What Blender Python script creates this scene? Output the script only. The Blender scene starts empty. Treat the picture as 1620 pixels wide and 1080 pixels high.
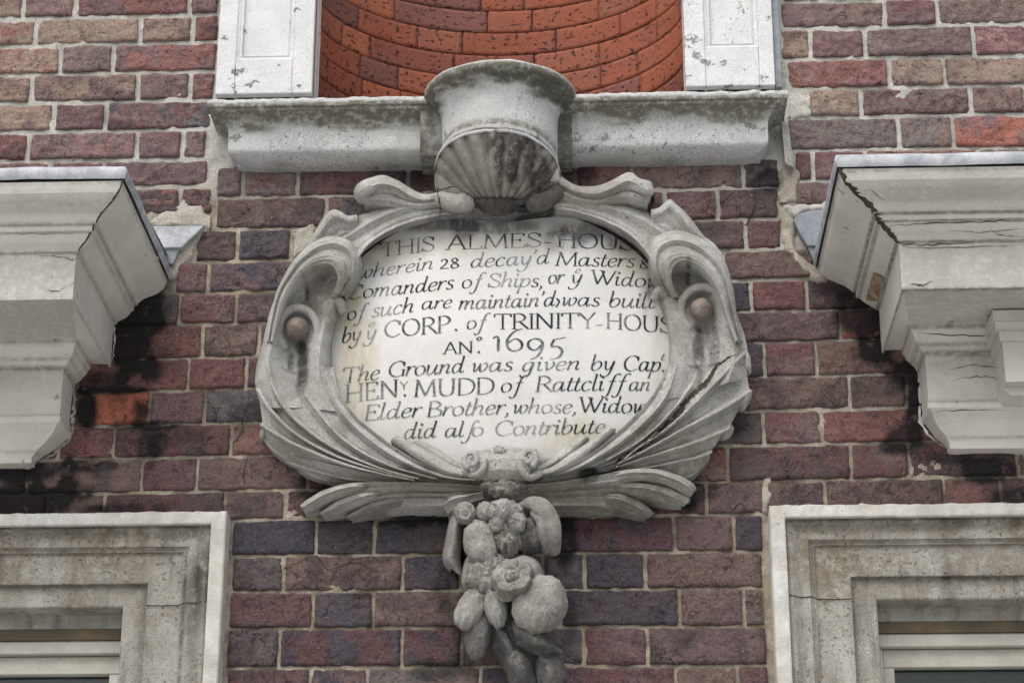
import bpy, bmesh, math
import numpy as np

S = bpy.context.scene
COL = S.collection
rad = math.radians

# ------------------------------------------------------------------ camera
PITCH, YAW, ROLL, FPX, DIST = rad(22.1), rad(2.2), rad(0.1), 3530.0, 4.2
_F = np.array([-math.sin(YAW)*math.cos(PITCH), math.cos(YAW)*math.cos(PITCH), math.sin(PITCH)])
_r = np.cross(_F, [0, 0, 1.0]); _r /= np.linalg.norm(_r); _u = np.cross(_r, _F)
RT = math.cos(ROLL)*_r + math.sin(ROLL)*_u
UP = -math.sin(ROLL)*_r + math.cos(ROLL)*_u
CAM = np.array([0, 0, 3.18]) - _F*DIST
from mathutils import Matrix
cd = bpy.data.cameras.new('camera'); cam = bpy.data.objects.new('camera', cd); COL.objects.link(cam)
m = Matrix.Identity(4)
for i in range(3):
    m[i][0] = RT[i]; m[i][1] = UP[i]; m[i][2] = -_F[i]; m[i][3] = CAM[i]
cam.matrix_world = m
cd.sensor_width = 36; cd.lens = FPX/1620*36; cd.clip_end = 500; cd.clip_start = .05
S.camera = cam

# ------------------------------------------------------------------ light
SUN_EL, SUN_AZ = rad(54), rad(-24)       # azimuth measured from the wall's outward normal, minus = from the left
w = bpy.data.worlds.new('World'); S.world = w; w.use_nodes = True
nt = w.node_tree; bg = nt.nodes['Background']
sky = nt.nodes.new('ShaderNodeTexSky'); sky.sky_type = 'NISHITA'; sky.sun_disc = False
sky.sun_elevation = SUN_EL; sky.sun_rotation = math.pi - SUN_AZ
sky.air_density = 1.5; sky.dust_density = 4.0; sky.ozone_density = 1.0
hs = nt.nodes.new('ShaderNodeHueSaturation'); hs.inputs['Saturation'].default_value = 0.42
nt.links.new(sky.outputs[0], hs.inputs['Color']); nt.links.new(hs.outputs[0], bg.inputs['Color'])
bg.inputs['Strength'].default_value = 0.14
sd = bpy.data.lights.new('sun', 'SUN'); sun = bpy.data.objects.new('sun', sd); COL.objects.link(sun)
sd.energy = 1.35; sd.angle = rad(60); sd.color = (1.0, .985, .97)
sdir = np.array([math.sin(SUN_AZ)*math.cos(SUN_EL), -math.cos(SUN_AZ)*math.cos(SUN_EL), math.sin(SUN_EL)])
from mathutils import Vector
sun.rotation_euler = Vector(sdir).to_track_quat('Z', 'Y').to_euler()
S.view_settings.view_transform = 'Standard'; S.view_settings.look = 'None'
S.view_settings.exposure = 0.56; S.view_settings.gamma = 1.0

# ------------------------------------------------------------------ helpers
def U(px, py, d=0.0):
    """point at depth d in front of the wall face seen at (px,py) of the 1620x1080 survey"""
    px = np.asarray(px, float); py = np.asarray(py, float); d = np.asarray(d, float)
    r = ((px-810)/FPX)[..., None]*RT - ((py-540)/FPX)[..., None]*UP + _F
    t = (-d-CAM[1])/r[..., 1]
    return CAM + t[..., None]*r

def UL(pts):
    a = np.array(pts, float); return U(a[:, 0], a[:, 1], a[:, 2])

def hash2(ix, iy, seed):
    n = (ix.astype(np.int64)*374761393 + iy.astype(np.int64)*668265263 + seed*2147483647) & 0xffffffff
    n = ((n ^ (n >> 13))*1274126177) & 0xffffffff
    n = (n ^ (n >> 16)) & 0xffffffff
    return n/4294967295.0

def vn(x, y, seed=0):
    x = np.asarray(x, float); y = np.asarray(y, float)
    x0 = np.floor(x); y0 = np.floor(y); fx = x-x0; fy = y-y0
    fx = fx*fx*(3-2*fx); fy = fy*fy*(3-2*fy)
    a = hash2(x0, y0, seed); b = hash2(x0+1, y0, seed); c = hash2(x0, y0+1, seed); d = hash2(x0+1, y0+1, seed)
    return (a*(1-fx)+b*fx)*(1-fy) + (c*(1-fx)+d*fx)*fy

def fbm(x, y, seed=0, o=4):
    s = 0; a = 1; t = 0
    for i in range(o):
        s = s + a*vn(np.asarray(x)*2**i+17.3*i, np.asarray(y)*2**i-9.1*i, seed+i); t += a; a *= .5
    return s/t

def sstep(a, b, x):
    t = np.clip((x-a)/(b-a), 0, 1); return t*t*(3-2*t)

def cr(p, n):
    """Catmull-Rom through p (k,dim), n samples even in arc length"""
    p = np.array(p, float)
    if len(p) == 2:
        t = np.linspace(0, 1, n)[:, None]; return p[0]*(1-t)+p[1]*t
    q = np.vstack([2*p[0]-p[1], p, 2*p[-1]-p[-2]]); out = []
    for i in range(1, len(q)-2):
        t = np.linspace(0, 1, 16, endpoint=False)[:, None]
        a, b, c, d = q[i-1], q[i], q[i+1], q[i+2]
        out.append(.5*((2*b)+(c-a)*t+(2*a-5*b+4*c-d)*t*t+(3*b-a-3*c+d)*t**3))
    out.append(p[-1:]); o = np.vstack(out)
    s = np.r_[0, np.cumsum(np.linalg.norm(np.diff(o, axis=0), axis=1))]
    tt = np.linspace(0, s[-1], n)
    return np.stack([np.interp(tt, s, o[:, k]) for k in range(o.shape[1])], 1)

def mk(name, v, f, mat, parent=None, attrs=None, smooth=True, sharp=40, face_out=True):
    v = np.asarray(v, float)
    me = bpy.data.meshes.new(name); me.from_pydata(v.tolist(), [], [list(map(int, q)) for q in f]); me.update()
    if attrs:
        for k, a in attrs.items():
            a = np.asarray(a, np.float32)
            if a.ndim == 1:
                at = me.attributes.new(k, 'FLOAT', 'POINT'); at.data.foreach_set('value', a)
            else:
                at = me.attributes.new(k, 'FLOAT_COLOR', 'POINT')
                at.data.foreach_set('color', np.c_[a, np.ones(len(a))].astype(np.float32).ravel())
    if smooth:
        me.shade_smooth()
        if sharp: me.set_sharp_from_angle(angle=rad(sharp))
    if mat: me.materials.append(mat)
    o = bpy.data.objects.new(name, me); COL.objects.link(o)
    if parent is not None:
        o.parent = parent; o.matrix_parent_inverse = Matrix.Translation(-Vector(parent.location))
    return o

def thing(name, label, cat, loc=(0, 0, 0), group=None):
    o = bpy.data.objects.new(name, None); COL.objects.link(o); o.location = [float(c) for c in loc]
    o.empty_display_size = .1
    o['label'] = label; o['category'] = cat
    if group: o['group'] = group
    return o

class MB:
    def __init__(s): s.v = []; s.f = []; s.n = 0; s.a = {}
    def add(s, v, f, **at):
        v = np.asarray(v, float).reshape(-1, 3)
        s.v.append(v); s.f += [tuple(i+s.n for i in q) for q in f]
        for k in set(list(s.a)+list(at)):
            if k not in s.a: s.a[k] = [np.zeros(s.n)] if s.n else []
            s.a[k].append(np.broadcast_to(np.asarray(at.get(k, 0.0), float), (len(v),)).copy())
        s.n += len(v)
    def grid(s, P, closed=False, **at):
        P = np.asarray(P); h, wd = P.shape[:2]; f = []; at = {k: (a(P) if callable(a) else a) for k, a in at.items()}
        for i in range(h-1):
            for j in range(wd-(0 if closed else 1)):
                k = (j+1) % wd
                f.append((i*wd+j, i*wd+k, (i+1)*wd+k, (i+1)*wd+j))
        s.add(P.reshape(-1, 3), f, **{k: (a.reshape(-1) if hasattr(a, 'reshape') else a) for k, a in at.items()})
    def box(s, a, b, **at):
        x0, y0, z0 = np.minimum(a, b); x1, y1, z1 = np.maximum(a, b)
        v = [(x0,y0,z0),(x1,y0,z0),(x1,y1,z0),(x0,y1,z0),(x0,y0,z1),(x1,y0,z1),(x1,y1,z1),(x0,y1,z1)]
        s.add(v, [(0,3,2,1),(4,5,6,7),(0,1,5,4),(1,2,6,5),(2,3,7,6),(3,0,4,7)], **at)
    def prism(s, poly, y0, y1, **at):
        """polygon in (x,z) between depths y0 (front) and y1 (back)"""
        n = len(poly); v = [(p[0], y0, p[1]) for p in poly]+[(p[0], y1, p[1]) for p in poly]
        f = [tuple(range(n)), tuple(range(2*n-1, n-1, -1))]
        f += [(i, n+i, n+(i+1) % n, (i+1) % n) for i in range(n)]
        s.add(v, f, **at)
    def build(s, name, mat, parent=None, recalc=True, **kw):
        o = mk(name, np.vstack(s.v), s.f, mat, parent, {k: np.concatenate(v) for k, v in s.a.items()}, **kw)
        if recalc:
            bm = bmesh.new(); bm.from_mesh(o.data); bmesh.ops.recalc_face_normals(bm, faces=bm.faces); bm.to_mesh(o.data); bm.free()
        return o

# ------------------------------------------------------------------ materials
class NT:
    def __init__(s, name):
        s.m = bpy.data.materials.new(name); s.m.use_nodes = True; s.t = s.m.node_tree
        s.b = s.t.nodes['Principled BSDF']; s.b.inputs['Roughness'].default_value = .9
        s.b.inputs['Specular IOR Level'].default_value = .25
        s.pos = s.t.nodes.new('ShaderNodeNewGeometry').outputs['Position']
    def n(s, typ, **kw):
        x = s.t.nodes.new(typ)
        for k, v in kw.items():
            if k.startswith('_'): setattr(x, k[1:], v)
        return x
    def put(s, sock, v):
        if hasattr(v, 'is_output'): s.t.links.new(v, sock)
        elif isinstance(v, tuple) and sock.type == 'RGBA': sock.default_value = (*v, 1)
        else: sock.default_value = v
    def noise(s, scale, detail=5, rough=.55, vec=None, dist=0):
        x = s.n('ShaderNodeTexNoise'); s.put(x.inputs['Vector'], vec or s.pos)
        x.inputs['Scale'].default_value = scale; x.inputs['Detail'].default_value = detail
        x.inputs['Roughness'].default_value = rough; x.inputs['Distortion'].default_value = dist
        return x.outputs[0]
    def vor(s, scale, vec=None, feature='DISTANCE_TO_EDGE'):
        x = s.n('ShaderNodeTexVoronoi'); x.feature = feature; s.put(x.inputs['Vector'], vec or s.pos)
        x.inputs['Scale'].default_value = scale; return x.outputs[0]
    def ramp(s, v, a, b, lo=0.0, hi=1.0):
        x = s.n('ShaderNodeMapRange'); x.interpolation_type = 'SMOOTHSTEP'
        s.put(x.inputs[0], v); x.inputs[1].default_value = a; x.inputs[2].default_value = b
        x.inputs[3].default_value = lo; x.inputs[4].default_value = hi; return x.outputs[0]
    def math(s, op, a, b=0.0, c=0.0):
        x = s.n('ShaderNodeMath'); x.operation = op; s.put(x.inputs[0], a); s.put(x.inputs[1], b); s.put(x.inputs[2], c)
        return x.outputs[0]
    def mix(s, f, a, b, mode='MIX'):
        x = s.n('ShaderNodeMix'); x.data_type = 'RGBA'; x.blend_type = mode
        s.put(x.inputs[0], f); s.put(x.inputs[6], a); s.put(x.inputs[7], b); return x.outputs[2]
    def attr(s, name, col=False):
        x = s.n('ShaderNodeAttribute'); x.attribute_name = name; return x.outputs['Color' if col else 'Fac']
    def stretch(s, sx, sy, sz):
        x = s.n('ShaderNodeMapping'); s.put(x.inputs[0], s.pos); x.inputs['Scale'].default_value = (sx, sy, sz); return x.outputs[0]
    def bump(s, h, dist, strength=1.0, prev=None):
        x = s.n('ShaderNodeBump'); s.put(x.inputs['Height'], h); x.inputs['Distance'].default_value = dist
        x.inputs['Strength'].default_value = strength
        if prev: s.put(x.inputs['Normal'], prev)
        return x.outputs[0]
    def done(s, col, normal=None, rough=None):
        s.put(s.b.inputs['Base Color'], col)
        if normal: s.put(s.b.inputs['Normal'], normal)
        if rough is not None: s.put(s.b.inputs['Roughness'], rough)
        return s.m

def stone(name, c1, c2, scale=14, grain=.18, pit=.62, pitcol=(.12, .11, .1), pitscale=190, b1=.004, b2=.0015,
          stain=(.09, .085, .06), soot=(.035, .034, .034), streak=0.0, chip=None, chipthr=.66, rough=.9, white=0.0):
    N = NT(name)
    f = N.ramp(N.noise(scale, 7, .6), .36, .64)
    c = N.mix(f, c1, c2)
    if streak:
        c = N.mix(N.math('MULTIPLY', N.ramp(N.noise(1, 5, .6, N.stretch(38, 38, 5)), .5, .72), streak), c, tuple(k*.55 for k in c1))
    g = N.noise(520, 3, .6)
    c = N.mix(1.0, c, N.mix(N.ramp(g, .3, .7), (1-grain,)*3, (1+grain*.7,)*3), 'MULTIPLY')
    if chip:
        cm = N.ramp(N.math('ADD', N.noise(26, 9, .68), N.math('MULTIPLY', N.noise(5, 2), .22)), chipthr+.11, chipthr+.125)
        c = N.mix(cm, c, chip)
    p = N.noise(pitscale, 3, .6)
    pm = N.math('MULTIPLY', N.ramp(p, pit, pit+.06), N.ramp(N.noise(7, 4, .6), .40, .60))
    c = N.mix(N.math('MULTIPLY', pm, .8), c, pitcol)
    if white:
        c = N.mix(N.math('MULTIPLY', N.ramp(N.noise(60, 6, .7), .58, .66), white), c, (.62, .62, .6))
    sm = N.math('MULTIPLY', N.attr('stain'), N.ramp(N.noise(70, 6, .7), .25, .6))
    c = N.mix(N.math('MINIMUM', sm, 1.0), c, stain)
    sm = N.math('MULTIPLY', N.attr('soot'), N.ramp(N.noise(40, 6, .7), .2, .55))
    c = N.mix(N.math('MINIMUM', sm, 1.0), c, soot)
    nb = N.bump(N.noise(45, 9, .7), b1*1.25)
    nb = N.bump(N.math('SUBTRACT', N.noise(420, 3, .7), N.math('MULTIPLY', pm, 1.2)), b2, 1, nb)
    if chip: nb = N.bump(N.math('SUBTRACT', 1.0, cm), .0012, 1, nb)
    return N.done(c, nb, rough)

M_CART = stone('carved_limestone', (.44, .43, .395), (.60, .59, .565), 16, .30, .64, b1=.009, b2=.0036, white=.45,
               stain=(.23, .20, .15), soot=(.05, .05, .053), streak=.25)
M_FRUIT = stone('weathered_limestone', (.36, .345, .31), (.56, .55, .52), 22, .30, .62, b1=.014, b2=.0042, white=.5,
                stain=(.22, .19, .145), soot=(.055, .057, .062))
M_SILL = stone('limewashed_stone', (.54, .54, .53), (.63, .63, .62), 20, .24, .615, (.17, .165, .155), 200, .006, .0036,
               stain=(.19, .185, .145), soot=(.07, .07, .062), chip=(.27, .27, .265), chipthr=.63)
M_PIL = stone('white_painted_stone', (.60, .60, .595), (.66, .66, .655), 18, .16, .68, (.2, .2, .2), 170, .0035, .0022,
              chip=(.2, .2, .2), chipthr=.625)
M_SHELL = stone('stained_shell_stone', (.20, .19, .165), (.31, .30, .265), 18, .2, .64, b1=.004, b2=.002,
                stain=(.06, .05, .045), soot=(.03, .028, .027))
M_WIN = stone('window_limestone', (.42, .40, .355), (.55, .535, .49), 18, .26, .61, (.15, .135, .115), 150, .008, .0042,
              stain=(.21, .165, .105), soot=(.06, .055, .047), streak=.8)
M_WINW = stone('white_limewash', (.46, .45, .425), (.60, .595, .575), 22, .14, .66, (.3, .29, .27), 170, .003, .002,
               stain=(.42, .36, .26), soot=(.2, .19, .17))
M_CREAM = stone('cream_gloss_paint', (.505, .488, .447), (.59, .573, .53), 7, .09, .71, (.15, .13, .1), 130, .003, .0009, streak=.12, chip=(.33, .31, .27), chipthr=.66,
                stain=(.235, .225, .19), soot=(.05, .04, .033), rough=.5)
M_CREAMF = M_CREAM
M_LEAD = stone('weathered_lead', (.27, .285, .31), (.42, .435, .455), 30, .12, .7, (.1, .1, .11), 120, .002, .0006,
               stain=(.1, .1, .11), soot=(.03, .03, .035), rough=.55)
M_LEADD = stone('dark_lead', (.15, .165, .19), (.22, .235, .26), 30, .1, .7, (.35, .36, .38), 160, .002, .0006, rough=.55)
M_WOOD = stone('grey_painted_wood', (.40, .38, .335), (.49, .47, .42), 12, .12, .68, (.2, .18, .15), 140, .001, .0008, streak=.0, rough=.6)
M_BROWN = stone('brown_soffit', (.10, .08, .055), (.15, .12, .082), 12, .15, .66, (.08, .06, .04), 120, .002, .001)
M_GAP = stone('open_crack', (.03, .026, .02), (.06, .05, .04), 40, .2, .7, (.02, .02, .02), 120, .002, .001)
M_TIMBER = stone('bare_timber', (.20, .14, .085), (.30, .23, .16), 40, .2, .66, (.06, .045, .03), 120, .003, .001)
M_BALL = stone('brown_stained_boss', (.12, .095, .08), (.22, .185, .16), 40, .12, .72, (.08, .07, .06), 200, .001, .0006, rough=.55)
M_GROUND = stone('paving_stone', (.46, .45, .43), (.56, .55, .53), 3, .12, .68, b1=.004, b2=.001)

M_PIL2 = stone('flaking_white_paint', (.60, .60, .595), (.66, .66, .655), 18, .16, .66, (.2, .2, .2), 170, .0035, .0022,
               chip=(.27, .27, .27), chipthr=.612)
def marble():
    N = NT('inscribed_marble')
    c = N.mix(N.ramp(N.noise(6, 6, .6), .35, .65), (.49, .485, .468), (.565, .56, .545))
    c = N.mix(N.math('MULTIPLY', N.ramp(N.noise(1, 6, .6, N.stretch(45, 45, 7)), .48, .75), .3), c, (.49, .455, .38))
    c = N.mix(N.math('MULTIPLY', N.attr('stain'), N.ramp(N.noise(1, 5, .6, N.stretch(40, 40, 10)), .2, .65)), c, (.43, .385, .285))
    c = N.mix(N.math('MULTIPLY', N.attr('soot'), N.ramp(N.noise(1, 5, .65, N.stretch(60, 60, 14)), .2, .55)), c, (.11, .105, .1))
    c = N.mix(N.math('MULTIPLY', N.ramp(N.noise(160, 3, .6), .68, .74), .5), c, (.36, .33, .27))
    nb = N.bump(N.noise(30, 6, .6), .0018); nb = N.bump(N.noise(500, 2), .0004, 1, nb)
    return N.done(c, nb, .55)
M_MARBLE = marble()

def ink():
    N = NT('worn_black_paint')
    f = N.ramp(N.math('ADD', N.noise(12, 3, .5), N.math('MULTIPLY', N.noise(160, 4, .7), .55)), .70, .98)
    return N.done(N.mix(f, (.016, .017, .022), (.27, .27, .265)), None, .8)
M_INK = ink()

def brickmat():
    N = NT('old_stock_brick')
    off = N.attr('ofs')
    v = N.n('ShaderNodeCombineXYZ'); N.put(v.inputs[1], off)
    a = N.n('ShaderNodeVectorMath'); a.operation = 'ADD'; N.put(a.inputs[0], N.pos); N.put(a.inputs[1], v.outputs[0])
    P = a.outputs[0]
    ca, cb = N.attr('ca', True), N.attr('cb', True)
    c = N.mix(N.ramp(N.noise(17, 7, .62, P, .6), .42, .60), ca, cb)
    c = N.mix(N.math('MULTIPLY', N.ramp(N.noise(48, 6, .65, P), .52, .66), .75), c, N.mix(.6, cb, (.04, .034, .038)))
    c = N.mix(N.math('MULTIPLY', N.ramp(N.noise(75, 6, .7, P), .55, .68), .38), c, N.mix(.5, ca, (.34, .25, .22)))
    g = N.noise(600, 3, .65, P)
    c = N.mix(1.0, c, N.mix(N.ramp(g, .3, .7), (.62,)*3, (1.36,)*3), 'MULTIPLY')
    pm = N.math('MAXIMUM', N.ramp(N.noise(230, 3, .6, P), .63, .67), N.ramp(N.noise(75, 4, .65, P), .665, .70))
    c = N.mix(N.math('MULTIPLY', pm, .75), c, (.02, .015, .015))
    fold = N.noise(1, 6, .62, N.stretch(46, 46, 95), .8)
    crk = N.math('SUBTRACT', 1.0, N.ramp(N.math('ABSOLUTE', N.math('SUBTRACT', N.noise(15, 4, .6, P, 1.2), .5)), .0, .010))
    crk = N.math('MULTIPLY', crk, N.ramp(N.noise(9, 2, .5, P), .47, .55))
    c = N.mix(N.math('MULTIPLY', crk, .85), c, (.02, .016, .016))
    c = N.mix(N.math('MULTIPLY', N.ramp(N.noise(300, 2, .5, P), .735, .75), .8), c, (.6, .57, .54))
    c = N.mix(N.math('MULTIPLY', N.attr('lime'), N.ramp(N.noise(80, 6, .7), .45, .6)), c, (.36, .33, .28))
    sm = N.math('MULTIPLY', N.attr('soot'), N.ramp(N.noise(35, 6, .7), .22, .52))
    c = N.mix(N.math('MINIMUM', sm, .96), c, (.016, .015, .015))
    nb = N.bump(fold, .02); nb = N.bump(N.noise(110, 6, .7, P), .009, 1, nb)
    nb = N.bump(N.math('SUBTRACT', g, N.math('ADD', N.math('MULTIPLY', pm, 1.5), N.math('MULTIPLY', crk, 2.0))), .0016, 1, nb)
    return N.done(c, nb, .88)
M_BRICK = brickmat()

def mortarmat():
    N = NT('lime_mortar')
    c = N.mix(N.ramp(N.noise(9, 6, .6), .35, .65), (.27, .225, .165), (.40, .36, .29))
    c = N.mix(N.math('MULTIPLY', N.ramp(N.noise(22, 5, .7), .42, .66), .7), c, (.13, .105, .085))
    c = N.mix(N.attr('pale'), c, N.mix(N.ramp(N.noise(30, 5), .3, .7), (.38, .37, .33), (.48, .47, .44)))
    g = N.noise(420, 4, .7)
    c = N.mix(1.0, c, N.mix(N.ramp(g, .3, .7), (.68,)*3, (1.3,)*3), 'MULTIPLY')
    c = N.mix(N.math('MULTIPLY', N.ramp(N.noise(260, 2), .66, .72), .7), c, (.08, .065, .05))
    sm = N.math('MULTIPLY', N.attr('soot'), N.ramp(N.noise(35, 6, .7), .2, .5))
    c = N.mix(N.math('MINIMUM', sm, .97), c, (.02, .019, .018))
    nb = N.bump(N.noise(70, 7, .7), .004); nb = N.bump(g, .002, 1, nb)
    return N.done(c, nb, .95)
M_MORTAR = mortarmat()

def redmat():
    N = NT('rubbed_red_brick')
    ca = N.attr('ca', True)
    c = N.mix(N.math('MULTIPLY', N.ramp(N.noise(14, 5, .6), .45, .62), .5), ca, N.mix(.6, ca, (.15, .06, .06)))
    c = N.mix(1.0, c, N.mix(N.ramp(N.noise(300, 3), .3, .7), (.85,)*3, (1.12,)*3), 'MULTIPLY')
    p = N.ramp(N.noise(1, 3, .6, N.stretch(90, 90, 150)), .595, .625)
    c = N.mix(N.math('MULTIPLY', p, .9), c, (.02, .012, .012))
    sm = N.math('MULTIPLY', N.attr('soot'), N.ramp(N.noise(60, 5, .7), .3, .6))
    c = N.mix(sm, c, (.06, .02, .018))
    nb = N.bump(N.noise(60, 6, .6), .002); nb = N.bump(N.math('SUBTRACT', .5, p), .001, 1, nb)
    return N.done(c, nb, .85)
M_RED = redmat()
M_DARKM = stone('dark_soot_mortar', (.03, .018, .015), (.06, .035, .03), 40, .2, .6, (.3, .26, .22), 60, .003, .001)

def glass():
    m_ = bpy.data.materials.new('window_glass'); m_.use_nodes = True; t = m_.node_tree; t.nodes.clear()
    o = t.nodes.new('ShaderNodeOutputMaterial'); mx = t.nodes.new('ShaderNodeMixShader')
    tr = t.nodes.new('ShaderNodeBsdfTransparent'); tr.inputs[0].default_value = (.55, .62, .58, 1)
    gl = t.nodes.new('ShaderNodeBsdfGlossy'); gl.inputs['Roughness'].default_value = .03
    fr = t.nodes.new('ShaderNodeFresnel'); fr.inputs[0].default_value = 1.5
    t.links.new(fr.outputs[0], mx.inputs[0]); t.links.new(tr.outputs[0], mx.inputs[1]); t.links.new(gl.outputs[0], mx.inputs[2])
    t.links.new(mx.outputs[0], o.inputs[0]); return m_
M_GLASS = glass()
M_ROOM = stone('dim_room', (.05, .06, .055), (.07, .08, .07), 3, .1, .8)
M_GREEN = stone('grey_green_paint', (.20, .25, .23), (.26, .31, .28), 8, .05, .8, rough=.5)

# ------------------------------------------------------------------ unseen ground, added pale to bounce light onto the undersides
g = MB(); g.box((-60, -60, -.2), (60, .0, 0))
go = g.build('unseen_pavement', M_GROUND); go['kind'] = 'structure'

# ------------------------------------------------------------------ brick wall
WALL = thing('brick_wall', 'old purple-red brick wall in Flemish bond behind all the stone carving', 'wall', (0, .1, 0))

ZL = [4.226, 4.16, 4.094, 4.028, 3.962, 3.897, 3.834, 3.768, 3.703, 3.638, 3.574, 3.514, 3.466]
ZR = [4.237, 4.17, 4.104, 4.038, 3.972, 3.904, 3.842, 3.772, 3.706, 3.643, 3.571, 3.505, 3.452]
XL, XR = float(U(200, 200)[0]), float(U(1400, 200)[0])
PL = [263, 312.5, 362.5, 412.5, 462, 511, 564, 615, 669, 721, 776, 822, 879, 936, 994, 1056, 1117, 1180]
PR = [250, 298, 347, 395, 443, 493, 542, 597, 650, 704, 761, 813, 872, 930, 990, 1052, 1113, 1176]
XL2, XR2 = float(U(400, 600)[0]), float(U(1200, 600)[0])
zl2 = [float(U(400, y)[2]) for y in PL]; zr2 = [float(U(1200, y)[2]) for y in PR]

# joints in survey pixels at mid row: upper rows (left list ends at the pilaster, right list starts there)
UPL = {4: [120, 300, 348], 5: [57, 222, 305, 347], 6: [96, 179, 345], 7: [50, 218, 301, 341], 8: [85, 168, 337],
       9: [45, 217, 289, 328], 10: [78, 163, 331], 11: [37, 205, 284, 335], 12: [128, 212, 285]}
UPR = {4: [1236, 1300, 1470, 1560], 5: [1234, 1400, 1483], 6: [1234, 1282, 1369, 1540], 7: [1244, 1407, 1494], 8: [1279, 1362, 1536],
       9: [1244, 1422, 1508], 10: [1256, 1286, 1370, 1548], 11: [1257, 1345, 1520]}
LOW = {0: [341, 385, 471, 645, 733, 911, 1000, 1176, 1234],
       1: [341, 516, 604, 780, 868, 1052, 1136, 1233], 2: [309, 376, 461, 640, 730, 905, 1090, 1180, 1238],
       3: [278, 330, 505, 593, 770, 860, 1055, 1145, 1290], 4: [205, 285, 374, 550, 640, 815, 905, 1100, 1189, 1277, 1450],
       5: [60, 145, 321, 410, 585, 675, 850, 940, 1155, 1330, 1420], 6: [40, 125, 299, 390, 565, 655, 830, 920, 1120, 1210, 1292, 1458],
       7: [60, 147, 237, 325, 500, 590, 765, 855, 1030, 1180, 1345, 1435], 8: [95, 181, 366, 450, 625, 715, 890, 980, 1122, 1209, 1300, 1478, 1560],
       9: [45, 225, 312, 487, 575, 750, 840, 1060, 1152, 1347, 1439, 1610], 10: [75, 165, 356, 451, 630, 720, 895, 985, 1118, 1211, 1306, 1495, 1585],
       11: [366, 500, 592, 770, 880, 1067, 1161, 1209], 12: [366, 449, 637, 728, 860, 925, 1021, 1208],
       13: [362, 495, 591, 775, 885, 1075, 1177, 1210], 14: [358, 442, 636, 730, 850, 924, 1025, 1215],
       15: [357, 490, 581, 760, 850, 1069, 1168, 1218], 16: [356, 440, 630, 720, 900, 1010, 1220]}

PB = (.128, .084, .080); RD = (.178, .080, .066); OR = (.30, .095, .045); TN = (.215, .155, .112); BG = (.064, .061, .072)
DB = (.080, .060, .056); PK = (.20, .112, .10); DR = (.118, .058, .056); GY = (.108, .096, .088); BR = (.142, .098, .078)
# colours of single bricks that stand out: survey pixel, first and second tone
SPEC = [(190, 645, OR, (.24, .07, .035)), (420, 130, PB, RD), (30, 130, BR, TN), (255, 80, RD, PB), (270, 45, BR, TN), (125, 140, TN, PB),
        (30, 235, RD, DB), (250, 235, PB, DR), (120, 232, PB, PK), (130, 185, PB, DR), (250, 135, BR, PB), (310, 190, BG, DR),
        (1325, 110, RD, PK), (1450, 112, BR, TN), (1560, 115, BR, TN), (1320, 160, TN, BR), (1450, 160, PB, DR), (1555, 210, (.24, .085, .055), PB),
        (1310, 20, BR, PB), (1440, 20, PB, DR), (1550, 20, PB, BR), (1325, 67, DR, PB), (1455, 67, PB, BR), (1590, 65, PK, DR), (1330, 207, GY, PB), (1465, 207, GY, BR),
        (430, 340, BR, DB), (550, 335, BR, BG), (425, 290, GY, DR), (360, 290, DB, PB), (530, 290, DR, DB), (340, 390, PB, DB), (415, 387, DB, BG),
        (305, 440, DR, PB), (420, 437, PB, BG), (330, 490, DR, PB), (430, 485, DB, PB), (230, 530, DR, RD), (360, 540, BR, DB), (250, 588, RD, DR), (345, 588, RD, DR),
        (280, 645, DR, PB), (380, 645, BG, GY), (140, 690, RD, DR), (270, 695, DR, DB), (110, 750, BR, DB), (270, 750, DR, PB), (390, 745, BR, PB), (250, 795, DR, DB), (405, 800, PB, DB),
        (430, 850, BG, BG), (545, 850, BG, DB), (680, 850, BG, DB), (405, 910, DB, GY), (540, 910, BR, DB), (680, 910, DB, BG), (430, 965, DR, DB), (545, 965, BG, DB), (690, 965, DB, BR),
        (400, 1025, GY, DB), (540, 1025, BG, DR), (685, 1025, DR, BG), (970, 845, BG, DR), (1115, 845, PB, PB), (900, 905, GY, BG), (970, 905, BG, DB), (1110, 905, BR, PB),
        (980, 965, BG, DB), (1125, 965, PB, BR), (975, 1025, DR, PB), (1120, 1025, PB, DB), (980, 1070, PB, DR), (1110, 1070, TN, BR),
        (1090, 275, DB, BR), (1210, 270, DB, BG), (1090, 320, PB, DR), (1190, 325, PB, DB), (1140, 375, PB, DB), (1210, 370, DR, PB), (1210, 420, BR, PB), (1230, 470, DR, RD), (1300, 470, DR, DB),
        (1170, 470, BG, DB), (1250, 518, DB, PB), (1380, 520, OR, DR), (1250, 570, DR, PB), (1345, 570, BR, RD), (1190, 565, BG, PB), (1270, 625, BR, DB), (1400, 625, BR, DB),
        (1250, 678, PB, DR), (1380, 680, RD, DR), (1430, 665, OR, RD), (1170, 680, GY, DB), (1250, 733, DB, DR), (1390, 733, DR, BR), (1480, 735, DB, DR), (1150, 733, DB, PB), (1255, 780, DB, BR), (1400, 778, DB, BR), (1340, 775, RD, BR), (1150, 790, PB, DB)]
SPECW = np.array([U(s[0], s[1])[[0, 2]] for s in SPEC])
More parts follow.
